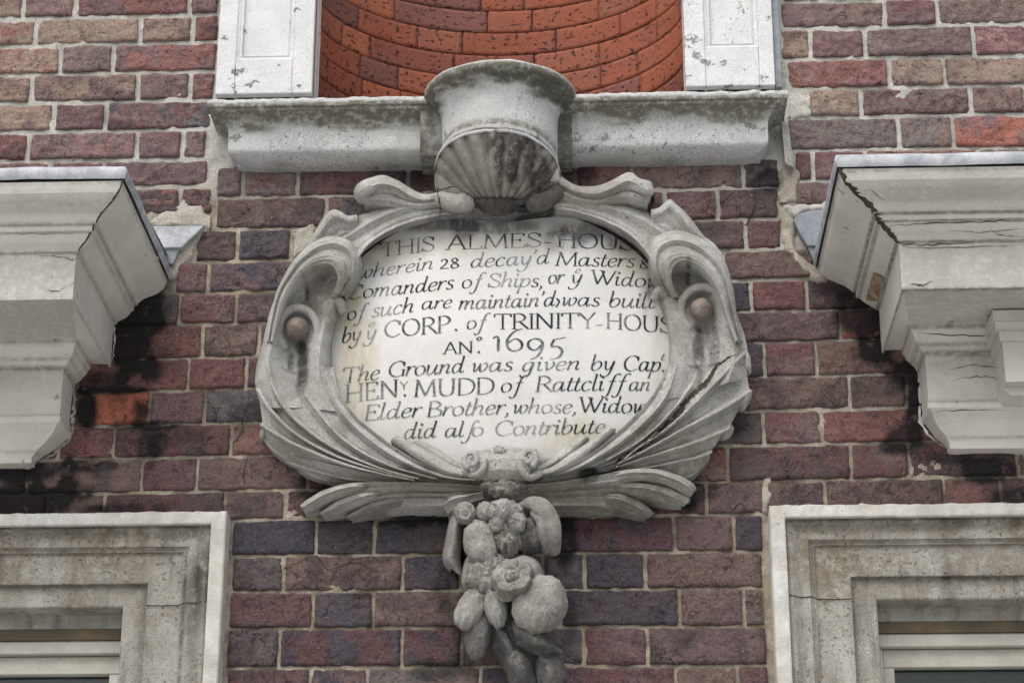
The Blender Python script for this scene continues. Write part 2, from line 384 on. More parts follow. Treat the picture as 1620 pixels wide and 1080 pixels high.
# sooty run-off marks and shade painted in below the cartouche: px, py, rx, ry, strength
SOOT_SHADE = [(225, 450, 42, 40, 1.1), (212, 512, 56, 46, 1.35), (205, 560, 56, 44, 1.3), (240, 585, 28, 26, .8), (165, 600, 45, 20, .8), (140, 650, 22, 40, 1.1), (225, 650, 22, 32, 1.0),
        (190, 618, 70, 8, 1.0), (230, 672, 70, 9, .8), (60, 745, 80, 30, .8), (60, 790, 110, 30, 1.4), (30, 750, 60, 40, .9), (150, 735, 60, 14, .7), (235, 700, 20, 40, .6), (300, 690, 40, 22, .35), (180, 805, 90, 12, .9),
        (1310, 455, 40, 25, .6), (1360, 500, 45, 40, .9), (1385, 545, 40, 35, 1.0), (1430, 590, 40, 30, 1.2), (1450, 640, 24, 60, 1.2), (1430, 700, 36, 24, .8), (1570, 745, 60, 26, 1.0), (1600, 790, 50, 22, .8), (1500, 725, 50, 10, .6),
        (500, 760, 40, 36, .7), (560, 790, 60, 30, .9), (680, 815, 90, 20, 1.1), (960, 800, 110, 16, 1.0), (1080, 770, 50, 30, .5), (895, 840, 22, 70, .9), (700, 940, 20, 60, .5), (735, 1010, 20, 60, .7), (900, 980, 14, 40, .5),
        (460, 700, 30, 40, .5), (1170, 640, 20, 60, .3), (1215, 285, 30, 20, .8), (655, 280, 40, 26, .7), (920, 275, 40, 26, .7), (690, 1060, 40, 20, .8), (390, 650, 40, 30, .5), (250, 705, 16, 16, .5), (575, 940, 30, 8, .5)]
SW = []
for px, py, rx, ry, s in SOOT_SHADE:
    c = U(px, py); SW.append((c[0], c[2], rx/840, ry/770, s))

def soot(x, z):
    s = np.zeros_like(x); nz = fbm(x*22, z*22, 5, 4)
    for cx, cz, rx, rz, st in SW:
        d = np.hypot((x-cx)/rx, (z-cz)/rz)
        s += st*(1-sstep(.5, 1.1, d + (nz-.5)*1.15))
    return np.clip(s, 0, 1.4)

rng = np.random.default_rng(11)
VB, FB, AT = [], [], {k: [] for k in ('ca', 'cb', 'soot', 'ofs', 'lime')}
nv = 0
def brick(x0, x1, zb0, zb1, zt0, zt1, fine=True, z_hi=None):
    """one brick face with worn rounded edges; zb0/zb1 bottom z at x0/x1, zt top"""
    global nv
    st = .0042 if fine else .02
    nx = max(4, int((x1-x0)/st)); nz = max(4, int((zt0-zb0)/st))
    W = x1-x0; H = zt0-zb0
    def lip(n, L): e = .0009/L; return np.r_[0, np.linspace(e, 1-e, n), 1]
    u, v = np.meshgrid(lip(nx, W), lip(nz, H)); nz, nx = u.shape
    sd = int(rng.integers(1, 9999)); bx = rng.uniform(0, 50)
    X = x0+u*W; zb = zb0+(zb1-zb0)*u; zt = zt0+(zt1-zt0)*u; Z = zb+(zt-zb)*v
    # ragged outline
    rag = .0042
    eL = (fbm(Z*75+bx, Z*0, sd)-.5)*rag; eR = (fbm(Z*75+bx, Z*0+7, sd)-.5)*rag
    eB = (fbm(X*60+bx, X*0+3, sd)-.5)*rag*1.1; eT = (fbm(X*60+bx, X*0+5, sd)-.5)*rag*1.1
    X = X + eL*(1-u) - eR*u; Z = Z + eB*(1-v) - eT*v
    du = np.minimum(u, 1-u)*W; dv = np.minimum(v, 1-v)*H
    rr = .0038
    q = np.hypot(np.clip(1-du/rr, 0, 1), np.clip(1-dv/rr, 0, 1))
    edge = np.clip(q, 0, 1)**2.6
    proud = rng.uniform(.0022, .0052); tx, tz = rng.normal(0, .010), rng.normal(0, .022)
    dpt = proud + tx*(u-.5)*W*1.0 + tz*(v-.5)*H
    big = fbm(X*26+bx, Z*38, sd, 4)-.5
    dpt = dpt + big*.0105 + (fbm(X*110+bx, Z*150, sd+3, 3)-.5)*.0034
    # spalled patches
    sp = sstep(.60, .63, fbm(X*16+bx, Z*22, sd+9, 4)); dpt -= sp*.0018*(rng.random() < .45)
    dpt = dpt - edge*.0048
    P = np.stack([X, -dpt, Z], -1).reshape(-1, 3)
    bd = np.zeros(u.shape, bool); bd[0] = bd[-1] = True; bd[:, 0] = bd[:, -1] = True
    P[bd.ravel(), 1] = .012
    cx, cz = (x0+x1)/2, (zb0+zt1)/2
    d = np.hypot(SPECW[:, 0]-cx, (SPECW[:, 1]-cz)*1.0); ins = (np.abs(SPECW[:, 0]-cx) < W*.5) & (np.abs(SPECW[:, 1]-cz) < H*.5)
    if ins.any():
        k = int(np.argmin(np.where(ins, d, 9))); A, B = SPEC[k][2], SPEC[k][3]
    else:
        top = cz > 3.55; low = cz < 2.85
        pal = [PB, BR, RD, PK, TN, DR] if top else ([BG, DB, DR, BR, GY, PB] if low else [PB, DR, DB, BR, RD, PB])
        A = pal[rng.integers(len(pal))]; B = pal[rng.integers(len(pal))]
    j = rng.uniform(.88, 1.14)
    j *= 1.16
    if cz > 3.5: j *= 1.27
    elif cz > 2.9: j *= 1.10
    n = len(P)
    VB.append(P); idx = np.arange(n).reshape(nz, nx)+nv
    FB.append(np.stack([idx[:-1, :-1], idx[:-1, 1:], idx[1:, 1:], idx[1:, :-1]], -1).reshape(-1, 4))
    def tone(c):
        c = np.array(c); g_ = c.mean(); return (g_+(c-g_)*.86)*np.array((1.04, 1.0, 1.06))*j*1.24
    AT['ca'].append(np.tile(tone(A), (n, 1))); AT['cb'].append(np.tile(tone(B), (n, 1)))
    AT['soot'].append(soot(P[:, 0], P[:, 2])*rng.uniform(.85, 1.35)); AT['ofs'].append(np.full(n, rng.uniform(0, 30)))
    lm = edge.ravel()*.25*(rng.random() < .5) + (.35 if cz > 3.5 else 0)*(rng.random() < .5)
    AT['lime'].append(np.clip(lm, 0, 1)); nv += n

def row(xs, zbf, ztf, jw=.0058):
    for a, b in zip(xs[:-1], xs[1:]):
        if b-a < .022: continue
        x0, x1 = a+jw/2, b-jw/2
        fine = (a < 1.0 and b > -1.05)
        brick(x0, x1, zbf(x0)+jw/2, zbf(x1)+jw/2, ztf(x0)-jw/2, ztf(x1)-jw/2, fine)

def ext_left(xs, lim):
    xs = list(xs); k = 0 if xs[1]-xs[0] < .14 else 1
    while xs[0] > lim:
        xs.insert(0, xs[0]-(.212 if k == 0 else .106)); k = 1-k
    return xs
def ext_right(xs, lim):
    xs = list(xs); k = 0 if xs[-1]-xs[-2] < .14 else 1
    while xs[-1] < lim:
        xs.append(xs[-1]+(.212 if k == 0 else .106)); k = 1-k
    return xs
def lin(xa, za, xb, zb): return lambda x: za+(zb-za)*(x-xa)/(xb-xa)

for k in range(12):
    zt = lin(XL, ZL[k], XR, ZR[k]); zb = lin(XL, ZL[k+1], XR, ZR[k+1])
    src = k if k >= 4 else (4 if k % 2 == 0 else 5)
    ymid = 25 if k < 5 else None
    for side, D in ((0, UPL), (1, UPR)):
        if src not in D and not (side == 0 and k == 11): continue
        kk = src
        zc_ = (ZL[k]+ZL[k+1])/2 if side == 0 else (ZR[k]+ZR[k+1])/2
        # pixel row of this course for unprojecting its joints
        ys = np.linspace(-250, 420, 671); zz = U(np.full(671, 200. if side == 0 else 1400.), ys)[:, 2]
        y = float(np.interp(-zc_, -zz, ys))
        xs = [float(U(px, y)[0]) for px in D[kk]]
        jw = .0092 if side == 0 else .0078
        if side == 0: row(ext_left(xs, -2.5), zb, zt, jw)
        else: row(ext_right(xs, 2.5), zb, zt, jw)
# the two cut bricks above the left lead apron
zA = float(U(250, 300)[2]); 
brick(float(U(214, 320)[0]), float(U(283, 320)[0]), float(U(250, 338)[2]), float(U(250, 338)[2]), float(U(250, 301)[2]), float(U(250, 300)[2]))
brick(float(U(292, 305)[0]), float(U(334, 305)[0]), float(U(310, 321)[2]), float(U(310, 317)[2]), float(U(310, 299)[2]), float(U(310, 298)[2]))
brick(float(U(318, 328)[0]), float(U(334, 328)[0]), float(U(325, 336)[2]), float(U(325, 337)[2]), float(U(325, 322)[2]), float(U(325, 321)[2]))
for k in LOW:
    zt = lin(XL2, zl2[k], XR2, zr2[k]); zb = lin(XL2, zl2[k+1], XR2, zr2[k+1])
    y = (PL[k]+PL[k+1]+PR[k]+PR[k+1])/4
    xs = [float(U(px, y)[0]) for px in LOW[k]]
    if 4 <= k <= 10: xs = ext_right(ext_left(xs, -2.5), 2.5)
    row(xs, zb, zt, .0056 if k > 3 else .0072)
    if k >= 11:
        for sx in (-1, 1):
            a = 1.26 if sx < 0 else 1.20
            xs = [sx*a+.0]; 
            row(ext_right([a, a+.1], 2.5) if sx > 0 else ext_left([-a-.1, -a], -2.5), zb, zt)
ex = mk('brickwork', np.vstack(VB), np.vstack(FB), M_BRICK, WALL, {k: (np.vstack(v) if k in ('ca', 'cb') else np.concatenate(v)) for k, v in AT.items()}, sharp=None)

# mortar bed with openings for niche and windows
def inside_hole(x, z):
    return ((np.abs(x+.022) < .40) & (z > 3.70)) | ((x < -.575) & (x > -1.17) & (z < 2.775)) | ((x > .52) & (x < 1.115) & (z < 2.775))
def mortar(x0, x1, z0, z1, st, name='mortar'):
    nx = int((x1-x0)/st)+1; nz = int((z1-z0)/st)+1
    X, Z = np.meshgrid(np.linspace(x0, x1, nx), np.linspace(z0, z1, nz))
    D = -.0030 + (fbm(X*60, Z*60, 3, 4)-.5)*.007 + (fbm(X*9, Z*9, 8, 3)-.5)*.005
    P = np.stack([X, -D, Z], -1).reshape(-1, 3)
    hole = inside_hole((X[:-1, :-1]+X[1:, 1:])/2, (Z[:-1, :-1]+Z[1:, 1:])/2)
    idx = np.arange(nx*nz).reshape(nz, nx)
    F = np.stack([idx[:-1, :-1], idx[:-1, 1:], idx[1:, 1:], idx[1:, :-1]], -1)[~hole].reshape(-1, 4)
    pale = sstep(3.42, 3.6, P[:, 2]) + .4*sstep(.1, .6, P[:, 0])*sstep(2.9, 3.1, P[:, 2]) + .25*(fbm(P[:, 0]*4, P[:, 2]*4, 33)-.4)
    mk(name, P, F, M_MORTAR, WALL, {'pale': np.clip(pale, 0, 1), 'soot': soot(P[:, 0], P[:, 2])}, sharp=None)
mortar(-1.05, 1.02, 2.42, 4.16, .0048)
m2 = MB()
for a, b, c, d in ((-2.7, -1.05, 2.775, 4.24), (1.02, 2.7, 2.775, 4.24), (-2.7, -1.2, 1.9, 2.775), (1.15, 2.7, 1.9, 2.775), (-.57, .515, 1.9, 2.42)):
    m2.box((a, .005, c), (b, .03, d))
m2.build('mortar', M_MORTAR, WALL)

def patch(poly, h=.004, pale=.6, seed=1, name='mortar_patch', mat=None):
    """rough cement fill on the wall, outline in survey pixels"""
    W = np.array([U(p[0], p[1], h)[[0, 2]] for p in poly]); lo, hi = W.min(0), W.max(0)
    st = .004; xs = np.arange(lo[0], hi[0], st); zs = np.arange(lo[1], hi[1], st)
    X, Z = np.meshgrid(xs, zs); xx = X+(fbm(X*70, Z*70, seed)-.5)*.012; zz = Z+(fbm(X*70+9, Z*70, seed+3)-.5)*.012
    ins = np.zeros(X.shape, bool); n = len(W); j = n-1
    for i in range(n):
        c = ((W[i, 1] > zz) != (W[j, 1] > zz)) & (xx < (W[j, 0]-W[i, 0])*(zz-W[i, 1])/(W[j, 1]-W[i, 1]+1e-12)+W[i, 0]); ins ^= c; j = i
    d = np.where(ins, h+(fbm(X*60, Z*60, seed+5)-.5)*.006, -.009)
    # soften
    for _ in range(1): d[1:-1, 1:-1] = (d[1:-1, 1:-1]*2+d[:-2, 1:-1]+d[2:, 1:-1]+d[1:-1, :-2]+d[1:-1, 2:])/6
    idx = np.arange(X.size).reshape(X.shape); keep = ins[:-1, :-1] | ins[1:, 1:] | ins[1:, :-1] | ins[:-1, 1:]
    F = np.stack([idx[:-1, :-1], idx[:-1, 1:], idx[1:, 1:], idx[1:, :-1]], -1)[keep].reshape(-1, 4)
    P = np.stack([X, -d, Z], -1).reshape(-1, 3)
    mk(name, P, F, mat or M_MORTAR, WALL, {'pale': np.full(len(P), pale), 'soot': soot(P[:, 0], P[:, 2])*.6}, sharp=None)
patch([(228, 357), (240, 342), (283, 322), (290, 308), (300, 322), (318, 322), (322, 334), (336, 342), (333, 366), (322, 360)], .005, .55, 1)
patch([(322, 357), (333, 366), (312, 378), (308, 402), (290, 420), (280, 440), (262, 442), (268, 418), (285, 392)], .004, .35, 2)
patch([(463, 362), (503, 354), (498, 385), (463, 412)], .004, .5, 3)
patch([(1231, 268), (1256, 258), (1268, 276), (1262, 296), (1262, 318), (1231, 320)], .005, .35, 4)
patch([(1232, 322), (1250, 330), (1258, 350), (1258, 392), (1304, 425), (1318, 448), (1296, 452), (1262, 420), (1244, 398), (1237, 375)], .006, .3, 5)
patch([(1234, 322), (1318, 318), (1314, 334), (1280, 334), (1256, 346)], .012, .8, 6)
patch([(1207, 752), (1221, 738), (1221, 770), (1218, 812), (1204, 812), (1205, 780)], .004, .3, 7)
patch([(1246, 158), (1282, 152), (1284, 184), (1250, 190)], .004, .8, 8)
patch([(1248, 345), (1256, 350), (1272, 385), (1252, 392), (1246, 370)], .007, .2, 9, 'broken_brick', M_BRICK) if False else None

# ------------------------------------------------------------------ niche
NICHE = thing('brick_niche', 'curved niche of bright orange-red rubbed brick above the stone ledge', 'niche', (-.022, .1, 3.72))
NX, NA, ND = -.030, .380, .300          # centre, half width of the ellipse, depth
def npos(th, z, d=0.0):                 # th from -pi/2 (left) to pi/2 (right)
    return np.stack([NX+(NA-d)*np.sin(th), (ND-d)*np.cos(th)-.012, z+0*th], -1)
tt = np.linspace(-math.pi/2, math.pi/2, 800); pp = npos(tt, 0*tt)
arc = np.r_[0, np.cumsum(np.linalg.norm(np.diff(pp, axis=0), axis=1))]
def th_at(s): return np.interp(s, arc, tt)
nb = MB(); nz = 40
P = npos(np.linspace(-math.pi/2, math.pi/2, 90)[None, :].repeat(12, 0), np.linspace(3.66, 4.45, 12)[:, None].repeat(90, 1))
nb.grid(P); nb.build('mortar', M_DARKM, NICHE, recalc=False)
# courses: survey joints on the centre lines, course height from the survey
def nz_at(px, py):
    r = ((px-810)/FPX)*RT - ((py-540)/FPX)*UP + _F
    lo, hi = 3.0, 6.0
    ts = np.linspace(3.9, 6.5, 2600); Q = CAM+ts[:, None]*r
    f = ((Q[:, 0]-NX)/NA)**2+((Q[:, 1]+.012)/ND)**2-1
    i = np.where((f[:-1] < 0) & (f[1:] >= 0) & (Q[1:, 1] > 0))[0]
    q = Q[i[-1]] if len(i) else Q[-1]
    th = math.atan2((q[0]-NX)/NA, (q[1]+.012)/ND); return th, q[2]
NZ0 = nz_at(783, 89)[1]; NZ1 = nz_at(783, 19)[1]; CH = (NZ1-NZ0)/2
NJ = {0: [(585, 85), (718, 110), (1462/4+480, 92), (260/4+780, 90), (672/4+780, 108), (540, 50), (1040/4+780, 95)],
      1: [(720/4+480, 58), (1005/4+480, 70), (1600/4+480, 70), (805/4+780, 65), (1035/4+780, 35), (340/4+480, 60)],
      2: [(575/4+480, 15), (1165/4+480, 38), (1447/4+480, 35), (670/4+780, 45)]}
VB, FB, AT = [], [], {'ca': [], 'soot': []}; nv = 0
rr = np.random.default_rng(5)
def nbrick(s0, s1, z0, z1):
    global nv
    nx = max(3, int((s1-s0)/.008)); n2 = 8
    e1, e2 = .0008/(s1-s0), .0008/(z1-z0)
    u, v = np.meshgrid(np.r_[0, np.linspace(e1, 1-e1, nx), 1], np.r_[0, np.linspace(e2, 1-e2, n2), 1]); n2, nx = u.shape
    s = s0+(s1-s0)*u + (fbm(v*3+s0*40, u*0, 7)-.5)*.002; z = z0+(z1-z0)*v + (fbm(u*6+s0*90, u*0+z0*50, 3)-.5)*.0018
    d = .0035 + rr.uniform(-.001, .0012) + (fbm(s*30, z*40, 6)-.5)*.002
    d = d-.005*(np.minimum(np.minimum(u, 1-u), np.minimum(v, 1-v)) < 1e-6)
    P = npos(th_at(s), z, d).reshape(-1, 3); n = len(P)
    c = np.array([(.235, .070, .036), (.205, .060, .032), (.26, .085, .043), (.175, .056, .035), (.215, .074, .044), (.15, .06, .048)][rr.choice(6, p=[.3, .25, .15, .12, .1, .08])])*rr.uniform(.9, 1.1)
    idx = np.arange(n).reshape(n2, nx)+nv
    FB.append(np.stack([idx[:-1, :-1], idx[:-1, 1:], idx[1:, 1:], idx[1:, :-1]], -1).reshape(-1, 4)); VB.append(P)
    AT['ca'].append(np.tile(c, (n, 1))); AT['soot'].append(sstep(3.84, 3.70, P[:, 2])*.9); nv += n
for k in range(-4, 9):
    z0 = NZ0+(k-1)*CH; z1 = z0+CH; js = []
    if k in (0, 1, 2):
        for p in NJ[k]:
            th, zz = nz_at(*p); js.append(float(np.interp(th, tt, arc)))
    else:
        s = rr.uniform(0, .08)
        while s < arc[-1]: js.append(s); s += .176 if len(js) % 2 else .092
    js = sorted(js)
    if k in (0, 1, 2):
        while js[0] > .02: js.insert(0, js[0]-(.092 if (len(js) % 2) else .17))
        while js[-1] < arc[-1]-.02: js.append(js[-1]+(.092 if (len(js) % 2) else .17))
        o = [js[0]]
        for b in js[1:]:
            if b-o[-1] > .23: o.append(o[-1]+(b-o[-1])*.62)
            o.append(b)
        js = o
    js = np.clip([0]+js+[arc[-1]], 0, arc[-1])
    for a, b in zip(js[:-1], js[1:]):
        if b-a > .02: nbrick(a+.0010, b-.0010, z0+.0010, z1-.0010)
mk('curved_brickwork', np.vstack(VB), np.vstack(FB), M_RED, NICHE, {'ca': np.vstack(AT['ca']), 'soot': np.concatenate(AT['soot'])}, sharp=None)

# ------------------------------------------------------------------ pilasters beside the niche
def rough_loop(b, prof, axis='z'): pass
ZS = 3.70     # behind the ledge
def pilaster(x0, x1, side, label):
    M_PIL = globals()['M_PIL'] if side < 0 else M_PIL2
    t = thing('panelled_pilaster', label, 'pilaster', ((x0+x1)/2, 0, ZS), 'white pilasters either side of the niche')
    b = MB(); H0, H1 = .030, .019; zt = 4.45
    zb = 3.776 if side < 0 else 3.785
    iw0, iw1 = x0+(.038 if side < 0 else .040), x1-(.040 if side < 0 else .030); fb = .012
    # shaft: two stiles, bottom rail and body behind
    b.box((x0, -H1+.003, ZS), (x1, .16, zt))
    b.box((x0, -H0, ZS), (iw0, .0, zt)); b.box((iw1, -H0, ZS), (x1, .0, zt)); b.box((iw0, -H0, ZS), (iw1, .0, zb))
    o = b.build('shaft', M_PIL, t, smooth=False)
    bv = o.modifiers.new('bevel', 'BEVEL'); bv.width = .0025; bv.segments = 2; bv.limit_method = 'ANGLE'
    # sunk panel with sloped moulding
    p = MB()
    def ring(d): return [(iw0+d, zb+d), (iw1-d, zb+d), (iw1-d, zt), (iw0+d, zt)]
    loops = [(.0, H0-.001), (.004, H0-.003), (.007, H1+.006), (.010, H1+.008), (.013, H1+.001), (.016, H1)]
    v = []; 
    for d, h in loops: v += [(x, -h, z) for x, z in ring(d)]
    f = []
    for i in range(len(loops)-1):
        for j in (3, 0, 1): 
            k = (j+1) % 4; f.append((i*4+j, i*4+k, i*4+4+k, i*4+4+j))
    n = (len(loops)-1)*4; f.append((n, n+1, n+2, n+3))
    p.add(v, f); p.build('panel', M_PIL, t, smooth=False)
    return t
xa = float(U(340, 150, .03)[0]); xb = float(U(493, 150, .03)[0]); xc = float(U(1085, 136, .03)[0]); xd = float(U(1227, 136, .03)[0])
pilaster(xa, xb, -1, 'white painted panelled pilaster left of the orange niche')
tp = pilaster(xc, xd, 1, 'white painted panelled pilaster with grey chips right of the orange niche')
b = MB(); b.box((xd+.001, -.022, ZS), (xd+.013, .0, 4.45)); b.build('lead_strip', M_LEADD, tp, smooth=False)

# ------------------------------------------------------------------ stone ledge with round pedestal
SILL = thing('stone_ledge', 'pale moulded stone ledge with mossy lip and round middle bulge under the niche', 'ledge', (-.02, 0, 3.63))
zlip = float(U(500, 157, .092)[2]); zbot = float(U(500, 262, .03)[2])
# profile: (projection, height) from top back to bottom
prof = [(-.03, .004), (.075, .003), (.094, .0015), (.0985, -.002), (.1005, -.007), (.1005, -.016), (.098, -.020), (.0935, -.0212), (.0930, -.0262), (.089, -.0285), (.081, -.032), (.0725, -.038), (.0665, -.046), (.0635, -.056),
        (.0625, -.070), (.0625, -.084), (.0625, -.098), (.0605, -.107), (.053, -.113), (.042, -.119), (.026, -.124), (.0, -.126), (-.02, -.126)]
prof = [(p, zlip+q*(zlip-zbot)/.126) for p, q in prof]
pr = cr(prof, 64)
def algae(q, X): # stain along lip/cavetto, q = height below lip
    n = fbm(X*14, q*60, 21, 4)
    a = sstep(.007, .014, q+(n-.5)*.006)*(1-sstep(.030, .058, q+(n-.5)*.05))*1.3
    return a
def sill_run(x0, x1, hdL, hdR, name):
    n = max(8, int(abs(x1-x0)/.005)); b = MB()
    xs = np.linspace(x0, x1, n); X, I = np.meshgrid(xs, np.arange(len(pr)))
    p = pr[I, 0]; z = pr[I, 1]
    # returned ends
    side = np.zeros_like(X)
    wob = (fbm(X*30, z*30, 4, 4)-.5)*.004 + (fbm(X*120, z*120, 14, 3)-.5)*.0016
    lipw = sstep(.03, .0, zlip-z)*(fbm(X*60, X*0, 5, 4)-.5)*.006
    p2 = p+wob*(p > 0)
    P = np.stack([X, -p2, z+lipw], -1)
    q = zlip-z
    st = algae(q, X) + sstep(.108, .122, q+(fbm(X*20, X*0, 41)-.5)*.02)*1.0
    if hdR is not None: st = st*(.55+.45*sstep(hdR-.05, hdR+.0, X)) + .0
    b.grid(P, stain=np.clip(st, 0, 1.2))
    return b
xl0 = float(U(330, 160, .09)[0]); xl1 = float(U(664, 152, .09)[0]); xr0 = float(U(905, 150, .09)[0]); xr1 = float(U(1245, 142, .09)[0])
PXC = float(U(787, 100, .2)[0])
def endcap(b, xe, sgn):
    """moulding returned to the wall at an end: the profile mitred round the corner"""
    base = .066; steps = 9
    for_rows = []
    prr = pr[pr[:, 0] > -.001]
    rows = []
    for t in np.linspace(0, 1, steps):
        rows.append(np.stack([np.full(len(prr), 0)+xe+sgn*(prr[:, 0]-.1), -prr[:, 0]*(1-t)+.0*t, prr[:, 1]], -1))
    G = np.stack(rows, 1)
    b.grid(G, stain=np.clip(algae(zlip-G[..., 2], G[..., 0]+G[..., 1])*.7, 0, 1))
# the straight runs stop at the mitre, so the front strip is trimmed per profile height
def run(x0, x1, endside):
    b = MB(); n = max(8, int((x1-x0)/.005)); T, I = np.meshgrid(np.linspace(0, 1, n), np.arange(len(pr)))
    p = pr[I, 0]; z = pr[I, 1]
    a = x0 - (p-.1)*(1 if endside < 0 else 0); c = x1 + (p-.1)*(1 if endside > 0 else 0)
    X = a+(c-a)*T
    wob = (fbm(X*30, z*30, 4, 4)-.5)*.004 + (fbm(X*120, z*120, 14, 3)-.5)*.0016
    lipw = sstep(.03, .0, zlip-z)*(fbm(X*60, X*0, 5, 4)-.5)*.006
    P = np.stack([X, -(p+wob*(p > 0)*np.minimum(T, 1-T).clip(0, .03)/.03), z+lipw*np.minimum(T, 1-T).clip(0, .03)/.03], -1); q = zlip-z
    near = np.exp(-np.abs(X-PXC)/.22)
    st = algae(q, X)*(.85+.35*near) + sstep(.106, .120, q+(fbm(X*20, X*0, 41)-.5)*.02)*.75
    b.grid(P, stain=np.clip(st, 0, 1.2)); endcap(b, x0 if endside < 0 else x1, endside)
    return b.build('ledge_run', M_SILL, SILL, recalc=False)
run(xl0, PXC, -1); run(PXC, xr1, 1)
# round pedestal: the same profile swept round a half circle, standing forward of the ledge
RP = .056; HC = .082
rim = [(691, 302, .072), (687, 280, .078), (688, 260, .095), (694, 243, .122), (706, 228, .148), (724, 216, .172), (745, 209, .189), (768, 206, .198), (788, 205.5, .201), (808, 206.5, .198), (830, 212, .189), (850, 222, .172), (868, 236, .148), (880, 252, .122), (886, 270, .095), (888, 290, .078), (885, 306, .072)]
def pedestal():
    b = MB(); th = np.linspace(-math.pi*.5, math.pi*.5, 70)
    q2 = [(0.0, .0035), (.06, .003), (.085, .001), (.0945, -.004), (.0955, -.010), (.0935, -.017), (.0905, -.020), (.088, -.025), (.078, -.031), (.068, -.040), (.062, -.052), (.060, -.066),
          (.0595, -.085), (.0598, -.096), (.0615, -.099), (.0635, -.102), (.0625, -.106), (.058, -.109), (.03, -.112)]
    pp = cr([(p, zlip+.006+q) for p, q in q2], 70)
    rows = []
    R = pp[:, 0]+RP-.005
    # leading straight flanks back to the wall
    pts = []
    for t in [-1.0, -.5]: pts.append((-1, t))
    T = np.r_[-1.5, -1.25, np.linspace(-1, 1, 60), 1.25, 1.5]
    G = np.zeros((len(pp), len(T), 3))
    for j, t in enumerate(T):
        if abs(t) <= 1:
            a = t*math.pi/2; x = np.sin(a)*R; y = HC+np.cos(a)*R*1.02
        else:
            x = np.sign(t)*R; y = HC*(1-(abs(t)-1)/.5)+0*R
        wob = (fbm(x*30+3, pp[:, 1]*30+t*3, 51, 4)-.5)*.004
        G[:, j, 0] = PXC+x; G[:, j, 1] = -(y+wob); G[:, j, 2] = pp[:, 1]+(fbm(x*50, y*50, 7, 3)-.5)*.003
    q = (zlip+.006-G[..., 2])
    rw = UL(rim); o_ = np.argsort(rw[:, 0]); zr_ = np.interp(PXC+np.clip(G[-12, :, 0]-PXC, -.1135, .1135)*.985, rw[o_, 0], rw[o_, 2])+.004
    zb0 = pp[:, 1].min(); k_ = sstep(.052, .112, q); G[..., 2] += k_*(zr_[None, :]-(zb0+.002))
    n = fbm(G[..., 0]*16+2, q*50+G[..., 1]*16, 23, 4)
    st = sstep(.004, .012, q)*(1-sstep(.030, .052, q+(n-.5)*.05))*1.5 + sstep(.088, .097, q)*(1-sstep(.101, .104, q))*1.1
    b.grid(G, stain=np.clip(st, 0, 1.3), soot=np.clip(sstep(.012, .02, q)*(1-sstep(.028, .045, q+(n-.5)*.06))*.8, 0, 1))
    return b.build('pedestal', M_SILL, SILL, recalc=False)
pedestal()
b = MB(); bx0, bx1 = float(U(665, 200, .086)[0]), float(U(905, 200, .086)[0]); zb_ = float(U(667, 246, .086)[2])
nx_, nz_ = 60, 40
Xb, Zb = np.meshgrid(np.linspace(bx0, bx1, nx_), np.linspace(zb_, zlip-.002, nz_))
Yb = -.086-(fbm(Xb*40, Zb*40, 71, 4)-.5)*.004
ed = (Xb <= bx0+1e-6) | (Xb >= bx1-1e-6) | (Zb <= zb_+1e-6)
Gb = np.stack([Xb, Yb, Zb], -1); sb = np.clip((fbm(Xb*30, Zb*12, 73, 4)-.05)*2.0, 0, 1.15)
b.grid(Gb, stain=sb, soot=np.clip(sb-.3, 0, 1)*.9)
L_ = Gb[:, 0]; L2 = L_.copy(); L2[:, 1] = -.03; b.grid(np.stack([L2, L_], 1), stain=.8)
L_ = Gb[:, -1]; L2 = L_.copy(); L2[:, 1] = -.03; b.grid(np.stack([L_, L2], 1), stain=.8)
L_ = Gb[0]; L2 = L_.copy(); L2[:, 1] = -.0; b.grid(np.stack([L_, L2], 0), stain=.9)
b.build('backing_block', M_SILL, SILL, recalc=False)
# hidden backing that carries the ledge
b = MB(); b.box((xl0+.05, -.02, zbot+.004), (xr1-.05, .28, zlip-.003)); b.build('bed_stone', M_SILL, SILL, smooth=False)
b = MB(); b.prism([(xr1-.004, zbot-.01), (xr1+.012, zbot-.02), (xr1+.006, zlip-.045), (xr1-.008, zlip-.03)], -.03, .004); b.build('cement_fillet', M_WIN, SILL, smooth=False)

# ------------------------------------------------------------------ loft tools for the carving
def stone_noise(P, amp=.002):
    P = P.copy(); P[..., 1] -= (fbm(P[..., 0]*45, P[..., 2]*45, 61, 4)-.5)*amp*3.2 + (fbm(P[..., 0]*16, P[..., 2]*16, 63, 3)-.5)*amp*2
    return P

